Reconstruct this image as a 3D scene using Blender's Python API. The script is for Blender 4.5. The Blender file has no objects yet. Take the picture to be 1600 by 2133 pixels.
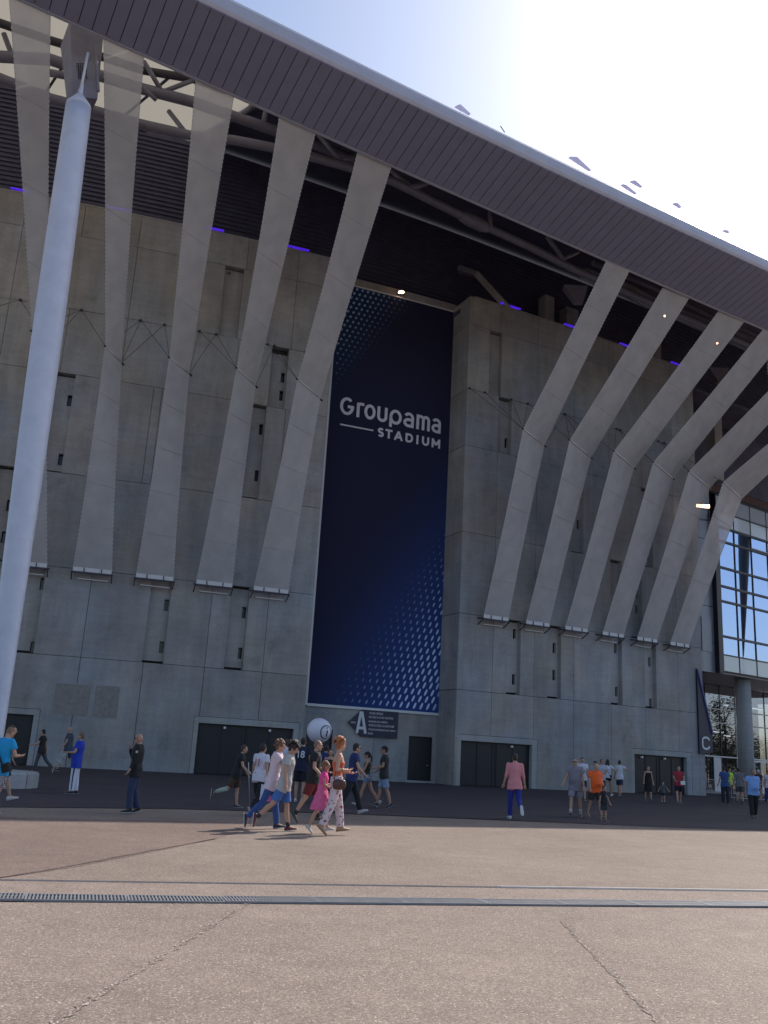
import bpy, bmesh, math, random
from math import sin, cos, tan, radians, pi, hypot, atan2, sqrt
from mathutils import Vector, Matrix, noise
random.seed(7)
S = bpy.context.scene
COL = S.collection
# ------------------------------------------------------------------ camera
F, PITCH, ROLL, EYE = 1896.5, 0.2599, 0.0573, 1.6
cam_d = bpy.data.cameras.new('camera')
cam = bpy.data.objects.new('camera', cam_d)
COL.objects.link(cam)
cam_d.sensor_fit = 'VERTICAL'
cam_d.sensor_height = 36.0
cam_d.lens = 36.0 * F / 2133.0
cam_d.clip_end = 3000
cam_d.clip_start = 0.05
cam.location = (0, 0, EYE)
cam.rotation_euler = (Matrix.Rotation(pi / 2 + PITCH, 3, 'X') @ Matrix.Rotation(ROLL, 3, 'Z')).to_euler()
S.camera = cam
# ------------------------------------------------------------------ sky, sun, exposure
SUN_AZ, SUN_EL = radians(38.0), radians(42.4)      # azimuth to the right of straight ahead (+Y)
w = bpy.data.worlds.new('World')
S.world = w
w.use_nodes = True
wn, wl = w.node_tree.nodes, w.node_tree.links
bg = wn['Background']
sky = wn.new('ShaderNodeTexSky')
sky.sky_type = 'NISHITA'
sky.sun_disc = False
sky.sun_elevation = SUN_EL
sky.sun_rotation = SUN_AZ
sky.altitude = 200
sky.air_density = 1.0
sky.dust_density = 1.9
sky.ozone_density = 2.0
tc = wn.new('ShaderNodeTexCoord')
mp = wn.new('ShaderNodeMapping')
mp.inputs['Scale'].default_value = (1, 1, 2.6)
cn = wn.new('ShaderNodeTexNoise')
cn.inputs['Scale'].default_value = 2.3
cn.inputs['Detail'].default_value = 9
cn.inputs['Roughness'].default_value = 0.58
cr = wn.new('ShaderNodeValToRGB')
cr.color_ramp.elements[0].position = 0.585
mp.inputs['Location'].default_value = (0.9, 5.6, 2.3)
cr.color_ramp.elements[1].position = 0.74
cmix = wn.new('ShaderNodeMix')
cmix.data_type = 'RGBA'
cmix.inputs['B'].default_value = (11.0, 11.2, 12.0, 1)
wl.new(tc.outputs['Generated'], mp.inputs['Vector'])
wl.new(mp.outputs['Vector'], cn.inputs['Vector'])
wl.new(cn.outputs['Fac'], cr.inputs['Fac'])
wl.new(cr.outputs['Color'], cmix.inputs['Factor'])
wl.new(sky.outputs['Color'], cmix.inputs['A'])
wl.new(cmix.outputs['Result'], bg.inputs['Color'])
bg.inputs['Strength'].default_value = 0.13
sun_d = bpy.data.lights.new('sun', 'SUN')
sun_d.energy = 3.7
sun_d.angle = radians(0.5)
sun_d.color = (1.0, 0.91, 0.80)
sun = bpy.data.objects.new('sun', sun_d)
COL.objects.link(sun)
sd = Vector((sin(SUN_AZ) * cos(SUN_EL), cos(SUN_AZ) * cos(SUN_EL), sin(SUN_EL)))
sun.rotation_euler = sd.to_track_quat('Z', 'Y').to_euler()
sun.location = sd * 100
vs = S.view_settings
S.display_settings.display_device = 'sRGB'
vs.view_transform = 'Standard'
vs.look = 'None'
vs.gamma = 1.0
vs.use_curve_mapping = False
vs.exposure = 0.46

# ------------------------------------------------------------------ helpers: surveyed geometry
# The facade is an arc in plan: offset D from the viewpoint, heading th, curvature k.
A = (52.697, 0.2845, 0.0031)
B = (51.385, 0.3452, 0.0022)
R = (A[0] + 2.3, A[1], A[2])            # back wall of the banner bay


def ray(x, y):
    x = (x - 800) / F
    y = -(y - 1066.5) / F
    c, s = cos(ROLL), sin(ROLL)
    xr, yr = c * x - s * y, s * x + c * y
    cp, sp = cos(PITCH), sin(PITCH)
    return Vector((xr, cp - yr * sp, sp + yr * cp))


def pz(x, y, z):
    d = ray(x, y)
    return Vector((0, 0, EYE)) + d * ((z - EYE) / d.z)


def nt(C):
    return Vector((-sin(C[1]), cos(C[1]))), Vector((cos(C[1]), sin(C[1])))


def W(C, u, off, z):
    """point on the arc at u, 'off' metres in front of it, height z"""
    n, t = nt(C)
    q = n * (C[0] + C[2] * u * u) + t * u
    d = (n * 2 * C[2] * u + t).normalized()
    nn = Vector((-d.y, d.x))
    q = q - nn * off
    return Vector((q.x, q.y, z))


def hit(C, x, y, off=0.0):
    n, t = nt(C)
    d = ray(x, y)
    a, b = d.xy.dot(n), d.xy.dot(t)
    s = (C[0] - off) / a
    for _ in range(40):
        s = ((C[0] - off) + C[2] * (s * b) ** 2) / a
    return s * b, EYE + s * d.z


# ------------------------------------------------------------------ helpers: objects
def tag(o, label=None, cat=None, group=None, kind=None):
    if label: o['label'] = label
    if cat: o['category'] = cat
    if group: o['group'] = group
    if kind: o['kind'] = kind
    return o


def empty(name, loc=(0, 0, 0), rz=0.0, label=None, cat=None, group=None):
    o = bpy.data.objects.new(name, None)
    o.empty_display_size = 0.2
    COL.objects.link(o)
    o.location = loc
    o.rotation_euler = (0, 0, rz)
    return tag(o, label, cat, group)


def link(name, me, parent=None, keep_world=True):
    o = bpy.data.objects.new(name, me)
    COL.objects.link(o)
    if parent is not None:
        o.parent = parent
        if keep_world:
            o.matrix_parent_inverse = (Matrix.Translation(parent.location) @ parent.rotation_euler.to_matrix().to_4x4()).inverted() if parent.parent is None else Matrix()
    return o


def mobj(name, verts, faces, m, parent=None, smooth=False, local=False):
    me = bpy.data.meshes.new(name)
    me.from_pydata([tuple(v) for v in verts], [], faces)
    me.update()
    bm = bmesh.new()
    bm.from_mesh(me)
    bmesh.ops.recalc_face_normals(bm, faces=bm.faces)
    bm.to_mesh(me)
    bm.free()
    if smooth:
        for p in me.polygons: p.use_smooth = True
    if m: me.materials.append(m)
    return link(name, me, parent, not local)


class MB:
    """collects simple solids into one mesh"""
    def __init__(self):
        self.v, self.f = [], []

    def add(self, vs, fs):
        b = len(self.v)
        self.v += [Vector(v) for v in vs]
        self.f += [tuple(i + b for i in f) for f in fs]
        return self

    def hexa(self, p):   # 8 points: bottom 4 ccw, top 4
        return self.add(p, [(0, 3, 2, 1), (4, 5, 6, 7), (0, 1, 5, 4), (1, 2, 6, 5), (2, 3, 7, 6), (3, 0, 4, 7)])

    def box(self, x0, x1, y0, y1, z0, z1):
        return self.hexa([(x0, y0, z0), (x1, y0, z0), (x1, y1, z0), (x0, y1, z0), (x0, y0, z1), (x1, y0, z1), (x1, y1, z1), (x0, y1, z1)])

    def arcbox(self, C, u0, u1, o0, o1, z0, z1, step=3.4):
        n = max(1, int(math.ceil((u1 - u0) / step)))
        vs, fs = [], []
        for i in range(n + 1):
            u = u0 + (u1 - u0) * i / n
            vs += [W(C, u, o1, z0), W(C, u, o0, z0), W(C, u, o0, z1), W(C, u, o1, z1)]
        for i in range(n):
            a, b = 4 * i, 4 * i + 4
            for j in range(4):
                k = (j + 1) % 4
                fs.append((a + j, b + j, b + k, a + k))
        fs.append((0, 1, 2, 3))
        e = 4 * n
        fs.append((e + 3, e + 2, e + 1, e))
        return self.add(vs, fs)

    def tube(self, pts, r, n=8, cap=True):
        pts = [Vector(p) for p in pts]
        rs = r if isinstance(r, (list, tuple)) else [r] * len(pts)
        vs, fs = [], []
        up = None
        for i, p in enumerate(pts):
            d = (pts[min(i + 1, len(pts) - 1)] - pts[max(i - 1, 0)]).normalized()
            if up is None:
                up = Vector((0, 0, 1)) if abs(d.z) < .9 else Vector((1, 0, 0))
            a = d.cross(up).normalized()
            up = a.cross(d).normalized()
            for k in range(n):
                t = 2 * pi * (k + .5) / n
                vs.append(p + (a * cos(t) + up * sin(t)) * rs[i])
        for i in range(len(pts) - 1):
            for k in range(n):
                k2 = (k + 1) % n
                fs.append((i * n + k, i * n + k2, (i + 1) * n + k2, (i + 1) * n + k))
        if cap:
            fs.append(tuple(range(n))[::-1])
            fs.append(tuple(range((len(pts) - 1) * n, len(pts) * n)))
        return self.add(vs, fs)

    def beam(self, p, q, w, h, up=(0, 0, 1)):
        p, q = Vector(p), Vector(q)
        d = (q - p).normalized()
        a = d.cross(Vector(up)).normalized()
        u = a.cross(d).normalized()
        c = [(-w / 2, -h / 2), (w / 2, -h / 2), (w / 2, h / 2), (-w / 2, h / 2)]
        return self.hexa([p + a * x + u * y for x, y in c] + [q + a * x + u * y for x, y in c])

    def ball(self, c, rx, ry=None, rz=None, n=12, m=8, rot=None):
        ry = ry or rx
        rz = rz or rx
        c = Vector(c)
        vs, fs = [], []
        for j in range(1, m):
            ph = pi * j / m
            for i in range(n):
                th = 2 * pi * i / n
                v = Vector((rx * sin(ph) * cos(th), ry * sin(ph) * sin(th), rz * cos(ph)))
                vs.append(c + (rot @ v if rot else v))
        t = Vector((0, 0, rz))
        vs.append(c + (rot @ t if rot else t))
        vs.append(c - (rot @ t if rot else t))
        a, b = len(vs) - 2, len(vs) - 1
        for j in range(m - 2):
            for i in range(n):
                k = (i + 1) % n
                fs.append((j * n + i, (j + 1) * n + i, (j + 1) * n + k, j * n + k))
        for i in range(n):
            k = (i + 1) % n
            fs.append((a, i, k))
            fs.append((b, (m - 2) * n + k, (m - 2) * n + i))
        return self.add(vs, fs)

    def build(self, name, m, parent=None, smooth=False, local=False):
        return mobj(name, self.v, self.f, m, parent, smooth, local)


# ------------------------------------------------------------------ materials
def mat(name, col, rough=0.6, metal=0.0, var=0.0, vscale=3.0, bump=0.0, bscale=40.0, emit=None, estr=0.0, rnd=0.0, coat=0.0):
    m = bpy.data.materials.new(name)
    m.use_nodes = True
    n, l = m.node_tree.nodes, m.node_tree.links
    b = n['Principled BSDF']
    b.inputs['Roughness'].default_value = rough
    b.inputs['Metallic'].default_value = metal
    b.inputs['Coat Weight'].default_value = coat
    c4 = (*col, 1)
    b.inputs['Base Color'].default_value = c4
    t = n.new('ShaderNodeTexCoord')
    last = None
    if var > 0:
        ns = n.new('ShaderNodeTexNoise')
        ns.inputs['Scale'].default_value = vscale
        ns.inputs['Detail'].default_value = 6
        ns.inputs['Roughness'].default_value = 0.65
        l.new(t.outputs['Object'], ns.inputs['Vector'])
        mr = n.new('ShaderNodeMapRange')
        mr.inputs['From Min'].default_value = 0.3
        mr.inputs['From Max'].default_value = 0.7
        mr.inputs['To Min'].default_value = 1 - var
        mr.inputs['To Max'].default_value = 1 + var
        l.new(ns.outputs['Fac'], mr.inputs['Value'])
        last = mr.outputs['Result']
    if rnd > 0:
        oi = n.new('ShaderNodeObjectInfo')
        mr2 = n.new('ShaderNodeMapRange')
        mr2.inputs['To Min'].default_value = 1 - rnd
        mr2.inputs['To Max'].default_value = 1 + rnd
        l.new(oi.outputs['Random'], mr2.inputs['Value'])
        if last:
            mm = n.new('ShaderNodeMath')
            mm.operation = 'MULTIPLY'
            l.new(last, mm.inputs[0])
            l.new(mr2.outputs['Result'], mm.inputs[1])
            last = mm.outputs[0]
        else:
            last = mr2.outputs['Result']
    if last:
        vm = n.new('ShaderNodeVectorMath')
        vm.operation = 'SCALE'
        vm.inputs[0].default_value = col
        l.new(last, vm.inputs['Scale'])
        l.new(vm.outputs[0], b.inputs['Base Color'])
    if bump > 0:
        nb = n.new('ShaderNodeTexNoise')
        nb.inputs['Scale'].default_value = bscale
        nb.inputs['Detail'].default_value = 4
        l.new(t.outputs['Object'], nb.inputs['Vector'])
        bp = n.new('ShaderNodeBump')
        bp.inputs['Strength'].default_value = bump
        bp.inputs['Distance'].default_value = 0.02
        l.new(nb.outputs['Fac'], bp.inputs['Height'])
        l.new(bp.outputs['Normal'], b.inputs['Normal'])
    if emit:
        b.inputs['Emission Color'].default_value = (*emit, 1)
        b.inputs['Emission Strength'].default_value = estr
    return m


def concrete(name, col, stain=0.35, rnd=0.07):
    m = bpy.data.materials.new(name)
    m.use_nodes = True
    n, l = m.node_tree.nodes, m.node_tree.links
    b = n['Principled BSDF']
    b.inputs['Roughness'].default_value = 0.85
    b.inputs['Specular IOR Level'].default_value = 0.3
    t = n.new('ShaderNodeTexCoord')

    def nz(scale, det, rgh, sc=(1, 1, 1)):
        mp_ = n.new('ShaderNodeMapping')
        mp_.inputs['Scale'].default_value = sc
        x = n.new('ShaderNodeTexNoise')
        x.inputs['Scale'].default_value = scale
        x.inputs['Detail'].default_value = det
        x.inputs['Roughness'].default_value = rgh
        l.new(t.outputs['Object'], mp_.inputs['Vector'])
        l.new(mp_.outputs['Vector'], x.inputs['Vector'])
        return x.outputs['Fac']

    def rng(s, a, b_, c, d):
        x = n.new('ShaderNodeMapRange')
        x.inputs['From Min'].default_value = a
        x.inputs['From Max'].default_value = b_
        x.inputs['To Min'].default_value = c
        x.inputs['To Max'].default_value = d
        l.new(s, x.inputs['Value'])
        return x.outputs['Result']

    def mul(a, b_):
        x = n.new('ShaderNodeMath')
        x.operation = 'MULTIPLY'
        l.new(a, x.inputs[0])
        l.new(b_, x.inputs[1])
        return x.outputs[0]
    big = rng(nz(0.35, 5, 0.62), .32, .68, 1 - stain * .5, 1 + stain * .45)
    streak = rng(nz(1.6, 4, 0.6, (1, 1, .12)), .35, .68, 1.06, 1 - stain * .42)
    dark = rng(nz(0.55, 7, 0.7), .57, .70, 1.0, 1 - stain * .75)
    fine = rng(nz(9, 5, 0.75), .3, .7, .90, 1.09)
    hb = rng(nz(2.2, 3, .5, (.25, .25, 2.2)), .35, .65, .96, 1.04)
    oi = n.new('ShaderNodeObjectInfo')
    r_ = rng(oi.outputs['Random'], 0, 1, 1 - rnd, 1 + rnd)
    v = mul(mul(mul(big, streak), mul(fine, dark)), mul(r_, hb))
    warm = rng(nz(0.22, 3, .5), .35, .65, 0, 1)
    mx = n.new('ShaderNodeMix')
    mx.data_type = 'RGBA'
    mx.inputs['A'].default_value = (col[0] * 1.06, col[1] * .99, col[2] * .9, 1)
    mx.inputs['B'].default_value = (col[0] * .95, col[1] * 1.0, col[2] * 1.06, 1)
    l.new(warm, mx.inputs['Factor'])
    vm = n.new('ShaderNodeVectorMath')
    vm.operation = 'SCALE'
    l.new(mx.outputs['Result'], vm.inputs[0])
    l.new(v, vm.inputs['Scale'])
    l.new(vm.outputs[0], b.inputs['Base Color'])
    bp = n.new('ShaderNodeBump')
    bp.inputs['Strength'].default_value = 0.35
    bp.inputs['Distance'].default_value = 0.02
    l.new(fine, bp.inputs['Height'])
    l.new(bp.outputs['Normal'], b.inputs['Normal'])
    return m


M = {}
M['concrete'] = concrete('concrete', (.315, .312, .318), .33)
M['conc_frame'] = concrete('concrete_frame', (.34, .35, .36), .25)
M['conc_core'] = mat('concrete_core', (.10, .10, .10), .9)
M['patch'] = mat('concrete_repair', (.25, .235, .225), .9, var=.2, vscale=5)
M['conc_soft'] = concrete('concrete_smooth', (.37, .37, .375), .2)
M['darkmetal'] = mat('dark_door_metal', (.018, .018, .024), .45, .2, var=.15, vscale=2, bump=.1)
M['black'] = mat('black_paint', (.012, .012, .015), .5)
M['slit'] = mat('slit_glass', (.012, .012, .018), .2)
M['navyclad'] = mat('navy_louvre', (.072, .072, .125), .55, .1, var=.2, vscale=1.2)
M['navydark'] = mat('dark_interior', (.072, .072, .125), .8, var=.3, vscale=.6)
M['soffit'] = mat('soffit_board', (.245, .250, .350), .6, .1, var=.06, vscale=1.3, rnd=.03)
M['gap'] = mat('soffit_gap', (.02, .018, .025), .9)
M['fascia'] = mat('fascia_metal', (.45, .45, .52), .45, .25, var=.06, vscale=.8)
M['gutter'] = mat('gutter_metal', (.10, .10, .12), .5, .5)
M['tube'] = mat('truss_steel', (.21, .20, .25), .55, .2, var=.12, vscale=2)
M['tubedark'] = mat('truss_steel_dark', (.075, .07, .085), .6, .2, var=.12, vscale=2)
M['mast'] = mat('mast_paint', (.58, .60, .70), .42, 0, var=.07, vscale=1.6)
M['white'] = mat('white_paint', (.75, .76, .78), .5)
M['metal'] = mat('galvanised_metal', (.42, .43, .46), .35, .9, var=.15, vscale=8)
M['wire'] = mat('dark_wire', (.045, .045, .06), .6)
M['pale'] = mat('pale_rim', (.62, .63, .66), .5)


def fabric():
    m = bpy.data.materials.new('perforated_membrane')
    m.use_nodes = True
    n, l = m.node_tree.nodes, m.node_tree.links
    n.clear()
    out = n.new('ShaderNodeOutputMaterial')
    d = n.new('ShaderNodeBsdfDiffuse')
    t = n.new('ShaderNodeBsdfTranslucent')
    tr = n.new('ShaderNodeBsdfTransparent')
    tr.inputs['Color'].default_value = (.9, .9, .92, 1)
    m1 = n.new('ShaderNodeMixShader')
    m2 = n.new('ShaderNodeMixShader')
    tcn = n.new('ShaderNodeTexCoord')
    ns = n.new('ShaderNodeTexNoise')
    ns.inputs['Scale'].default_value = 1.1
    ns.inputs['Detail'].default_value = 6
    l.new(tcn.outputs['Object'], ns.inputs['Vector'])
    cr_ = n.new('ShaderNodeValToRGB')
    cr_.color_ramp.elements[0].position = .3
    cr_.color_ramp.elements[0].color = (.53, .52, .535, 1)
    cr_.color_ramp.elements[1].position = .7
    cr_.color_ramp.elements[1].color = (.63, .62, .63, 1)
    l.new(ns.outputs['Fac'], cr_.inputs['Fac'])
    l.new(cr_.outputs['Color'], d.inputs['Color'])
    l.new(cr_.outputs['Color'], t.inputs['Color'])
    m1.inputs['Fac'].default_value = .22
    m2.inputs['Fac'].default_value = .18
    l.new(d.outputs[0], m1.inputs[1])
    l.new(t.outputs[0], m1.inputs[2])
    l.new(m1.outputs[0], m2.inputs[1])
    l.new(tr.outputs[0], m2.inputs[2])
    l.new(m2.outputs[0], out.inputs['Surface'])
    return m


M['fabric'] = fabric()


def roofmembrane(c1=(.6, .58, .52, 1), c2=(.55, .50, .40, 1)):
    m = bpy.data.materials.new('roof_membrane')
    m.use_nodes = True
    n, l = m.node_tree.nodes, m.node_tree.links
    n.clear()
    out = n.new('ShaderNodeOutputMaterial')
    d = n.new('ShaderNodeBsdfDiffuse')
    t = n.new('ShaderNodeBsdfTranslucent')
    d.inputs['Color'].default_value = c1
    t.inputs['Color'].default_value = c2
    m1 = n.new('ShaderNodeMixShader')
    m1.inputs['Fac'].default_value = .5
    l.new(d.outputs[0], m1.inputs[1])
    l.new(t.outputs[0], m1.inputs[2])
    l.new(m1.outputs[0], out.inputs['Surface'])
    return m


M['roofm'] = roofmembrane()
M['peakm'] = roofmembrane((.7, .7, .8, 1), (.75, .75, .9, 1))


def glass_mirror(name, tint=(.75, .8, .88), dark=(.02, .03, .05), refl=.62):
    m = bpy.data.materials.new(name)
    m.use_nodes = True
    n, l = m.node_tree.nodes, m.node_tree.links
    n.clear()
    out = n.new('ShaderNodeOutputMaterial')
    g = n.new('ShaderNodeBsdfGlossy')
    g.inputs['Roughness'].default_value = .01
    g.inputs['Color'].default_value = (*tint, 1)
    tr = n.new('ShaderNodeBsdfTransparent')
    tr.inputs['Color'].default_value = (.45, .5, .55, 1)
    mx = n.new('ShaderNodeMixShader')
    mx.inputs['Fac'].default_value = refl
    l.new(tr.outputs[0], mx.inputs[1])
    l.new(g.outputs[0], mx.inputs[2])
    l.new(mx.outputs[0], out.inputs['Surface'])
    return m


M['glass'] = glass_mirror('curtain_glass', tint=(.50, .62, .88), refl=.72)
M['glass2'] = glass_mirror('entrance_glass', tint=(.66, .70, .86), refl=.30)

# ================================================================== GROUND
def asphalt(name, base, speck, sp_amt, rough=.75, mode=0):
    m = bpy.data.materials.new(name)
    m.use_nodes = True
    n, l = m.node_tree.nodes, m.node_tree.links
    b = n['Principled BSDF']
    b.inputs['Roughness'].default_value = rough
    b.inputs['Specular IOR Level'].default_value = .15
    t = n.new('ShaderNodeTexCoord')

    def nz(scale, det, rgh):
        x = n.new('ShaderNodeTexNoise')
        x.inputs['Scale'].default_value = scale
        x.inputs['Detail'].default_value = det
        x.inputs['Roughness'].default_value = rgh
        l.new(t.outputs['Object'], x.inputs['Vector'])
        return x.outputs['Fac']

    def rng(s, a, b_, c, d):
        x = n.new('ShaderNodeMapRange')
        x.inputs['From Min'].default_value = a
        x.inputs['From Max'].default_value = b_
        x.inputs['To Min'].default_value = c
        x.inputs['To Max'].default_value = d
        l.new(s, x.inputs['Value'])
        return x.outputs['Result']

    def mul(a, b_):
        x = n.new('ShaderNodeMath')
        x.operation = 'MULTIPLY'
        l.new(a, x.inputs[0])
        l.new(b_, x.inputs[1])
        return x.outputs[0]
    vo = n.new('ShaderNodeTexVoronoi')
    vo.inputs['Scale'].default_value = 95
    l.new(t.outputs['Object'], vo.inputs['Vector'])
    sep = n.new('ShaderNodeSeparateColor')
    l.new(vo.outputs['Color'], sep.inputs['Color'])
    grain = rng(sep.outputs['Red'], 0, 1, .66, 1.26)
    big = rng(nz(.35, 5, .6), .3, .7, .86, 1.11)
    mid = rng(nz(2.5, 6, .7), .3, .7, .88, 1.10)
    fine = rng(nz(28, 4, .8), .3, .7, .72, 1.28)
    v = mul(mul(grain, big), mul(mid, fine))
    vm = n.new('ShaderNodeVectorMath')
    vm.operation = 'SCALE'
    vm.inputs[0].default_value = base
    l.new(v, vm.inputs['Scale'])
    isw = rng(sep.outputs['Green'], 1 - sp_amt, 1 - sp_amt + .03, 0, 1)
    mx = n.new('ShaderNodeMix')
    mx.data_type = 'RGBA'
    mx.inputs['B'].default_value = (*speck, 1)
    l.new(isw, mx.inputs['Factor'])
    l.new(vm.outputs[0], mx.inputs['A'])
    l.new(mx.outputs['Result'], b.inputs['Base Color'])
    bp = n.new('ShaderNodeBump')
    bp.inputs['Strength'].default_value = .8
    bp.inputs['Distance'].default_value = .008
    hh = n.new('ShaderNodeMath')
    hh.operation = 'ADD'
    l.new(sep.outputs['Blue'], hh.inputs[0])
    l.new(fine, hh.inputs[1])
    l.new(hh.outputs[0], bp.inputs['Height'])
    l.new(bp.outputs['Normal'], b.inputs['Normal'])
    return m


M['asph'] = asphalt('pink_granular_asphalt', (.285, .228, .196), (.58, .52, .45), .045)
M['asph_far'] = asphalt('fine_asphalt', (.275, .220, .186), (.42, .37, .32), .04)
M['asph_brown'] = asphalt('brown_asphalt', (.232, .174, .150), (.34, .29, .25), .03)
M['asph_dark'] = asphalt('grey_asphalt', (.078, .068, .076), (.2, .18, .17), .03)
M['worn'] = asphalt('worn_track', (.245, .195, .170), (.62, .56, .50), .12)


def sheet(name, pts, z, m, kind='structure', th=0.0):
    o = mobj(name, [(x, y, z) for x, y in pts], [tuple(range(len(pts)))], m)
    for p in o.data.polygons:
        if p.normal.z < 0: p.flip()
    o['kind'] = kind
    return o


sheet('ground', [(-500, -400), (500, -400), (500, 700), (-500, 700)], 0.0, M['asph'])
dh = Vector((cos(radians(17.0)), sin(radians(17.0))))          # direction of the drain
dn = Vector((-dh.y, dh.x))
P0 = Vector((0.25, 11.0))                                       # middle of the drain at centre frame


def dpt(s, o):
    q = P0 + dh * s + dn * o
    return (q.x, q.y)


sheet('plaza', [dpt(-60, 1.32), dpt(80, 1.32), dpt(80, 14), dpt(-60, 14)], 0.004, M['asph_far'])
sheet('plaza', [dpt(-60, 1.5), (-4.6, 10.95), (-4.11, 11.12), (-3.66, 12.3), (-3.15, 14.5), (-2.62, 17.0), (-2.2, 21.0), dpt(-60, 4.6)], 0.008, M['asph_brown'])
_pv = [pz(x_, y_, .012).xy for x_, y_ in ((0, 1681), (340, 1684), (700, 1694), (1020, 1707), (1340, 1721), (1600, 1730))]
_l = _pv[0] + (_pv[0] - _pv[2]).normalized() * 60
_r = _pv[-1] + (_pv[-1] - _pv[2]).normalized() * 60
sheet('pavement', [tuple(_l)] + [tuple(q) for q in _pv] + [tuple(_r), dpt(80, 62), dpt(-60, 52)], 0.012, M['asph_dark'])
# darker tarry seams in the asphalt, a little raised
def strip_line(name, pts, w, z, m):
    vs, fs = [], []
    for i, p in enumerate(pts):
        p = Vector(p)
        d = (Vector(pts[min(i + 1, len(pts) - 1)]) - Vector(pts[max(i - 1, 0)])).normalized()
        nn = Vector((-d.y, d.x))
        ww = w * random.uniform(.45, 1.35)
        vs += [(*(p + nn * ww / 2), z), (*(p - nn * ww / 2), z)]
    for i in range(len(pts) - 1):
        fs.append((2 * i, 2 * i + 1, 2 * i + 3, 2 * i + 2))
    o = mobj(name, vs, fs, m)
    for p in o.data.polygons:
        if p.normal.z < 0: p.flip()
    o['kind'] = 'structure'
    return o


def wob(a, b, n, amp):
    a, b = Vector(a), Vector(b)
    d = (b - a).normalized()
    nn = Vector((-d.y, d.x))
    return [a + (b - a) * i / n + nn * random.uniform(-amp, amp) for i in range(n + 1)]


M['seam'] = asphalt('tar_seam', (.075, .062, .064), (.30, .27, .25), .05)
strip_line('asphalt_seam', [_l] + _pv + [_r], .09, .018, M['seam'])
strip_line('asphalt_seam', wob((2.14, 10.4), (1.86, 3.0), 170, .022), .06, .004, M['worn'])
strip_line('asphalt_seam', wob((-1.20, 10.4), (-1.95, 4.0), 150, .022), .055, .004, M['worn'])
strip_line('asphalt_seam', wob((-3.75, 12.3), (-4.11, 11.12), 10, .01), .03, .012, M['seam'])
strip_line('asphalt_seam', wob((-3.75, 12.3), (-2.62, 17.0), 30, .02), .03, .013, M['seam'])
# drain: concrete-edged channel with cast gratings
M['grate'] = mat('cast_grating', (.24, .25, .27), .5, .25, var=.15, vscale=5)
M['drainpit'] = mat('drain_pit', (.06, .062, .07), .9)
drain = tag(empty('drain_channel', (P0.x, P0.y, 0)), 'long grey metal drainage grating set flush across the sunlit asphalt', 'drain')
mb = MB()
a, b_ = dpt(-16, -.19), dpt(16, -.19)
c, d_ = dpt(16, .19), dpt(-16, .19)
mb.add([(*a, .004), (*b_, .004), (*c, .004), (*d_, .004)], [(0, 1, 2, 3)])
mb.build('channel_bed', M['drainpit'], drain)
ang = radians(17.0)
rotm = Matrix.Rotation(ang, 3, 'Z')


def grate_mesh(L=1.0, wd=.36):
    g = MB()
    g.box(0.004, L - .004, -wd / 2, -wd / 2 + .022, 0, .022)
    g.box(0.004, L - .004, wd / 2 - .022, wd / 2, 0, .022)
    g.box(0.004, .024, -wd / 2 + .022, wd / 2 - .022, 0, .022)
    g.box(L - .024, L - .004, -wd / 2 + .022, wd / 2 - .022, 0, .022)
    g.box(0.024, L - .024, -.008, .008, 0, .021)
    n = 26
    for i in range(n):
        x = .03 + (L - .06) * (i + .5) / n
        g.box(x - .009, x + .009, -wd / 2 + .022, -.008, 0, .020)
        g.box(x - .009, x + .009, .008, wd / 2 - .022, 0, .020)
    return g


gm = None
for i in range(-16, 16):
    q = Vector((*dpt(i * 1.0 + .2, 0), .002 + random.uniform(0, .004)))
    if gm is None:
        o = grate_mesh().build('grate', M['grate'], drain, local=True)
        gm = o.data
    else:
        o = link('grate', gm, drain, False)
    o.location = Vector((q.x - P0.x, q.y - P0.y, q.z))
    o.rotation_euler = (random.uniform(-.006, .006), random.uniform(-.006, .006), ang + random.uniform(-.002, .002))
# slot rail parallel to the drain
M['rail'] = mat('painted_steel_glint', (.70, .68, .66), .3, .3, var=.1, vscale=2)  # pale colour stands in for the glint on the right part
rail = tag(empty('slot_rail', (*dpt(0, 1.25), 0)), 'thin steel rail, glint painted pale along its right part, beyond the drainage grating', 'rail')
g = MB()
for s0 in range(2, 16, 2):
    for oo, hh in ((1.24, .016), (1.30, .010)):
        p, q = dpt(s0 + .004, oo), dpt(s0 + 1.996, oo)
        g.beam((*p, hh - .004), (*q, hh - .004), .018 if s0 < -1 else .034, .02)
g.build('steel_edge_glint', M['rail'], rail)
g = MB()
for s0 in range(-16, 2, 2):
    g.beam((*dpt(s0 + .004, 1.235), .008), (*dpt(s0 + 1.996, 1.235), .008), .012, .016)
g.build('steel_edge_plain', M['metal'], rail)  # left part of the rail, without the painted glint
g = MB()
g.beam((*dpt(-16, 1.27), .004), (*dpt(16, 1.27), .004), .034, .008)
g.build('slot', M['drainpit'], rail)

# ================================================================== STADIUM WALLS
LEV = [0.0, 5.80, 10.62, 16.0, 22.0, 26.07, 30.9, 33.05]


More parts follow.
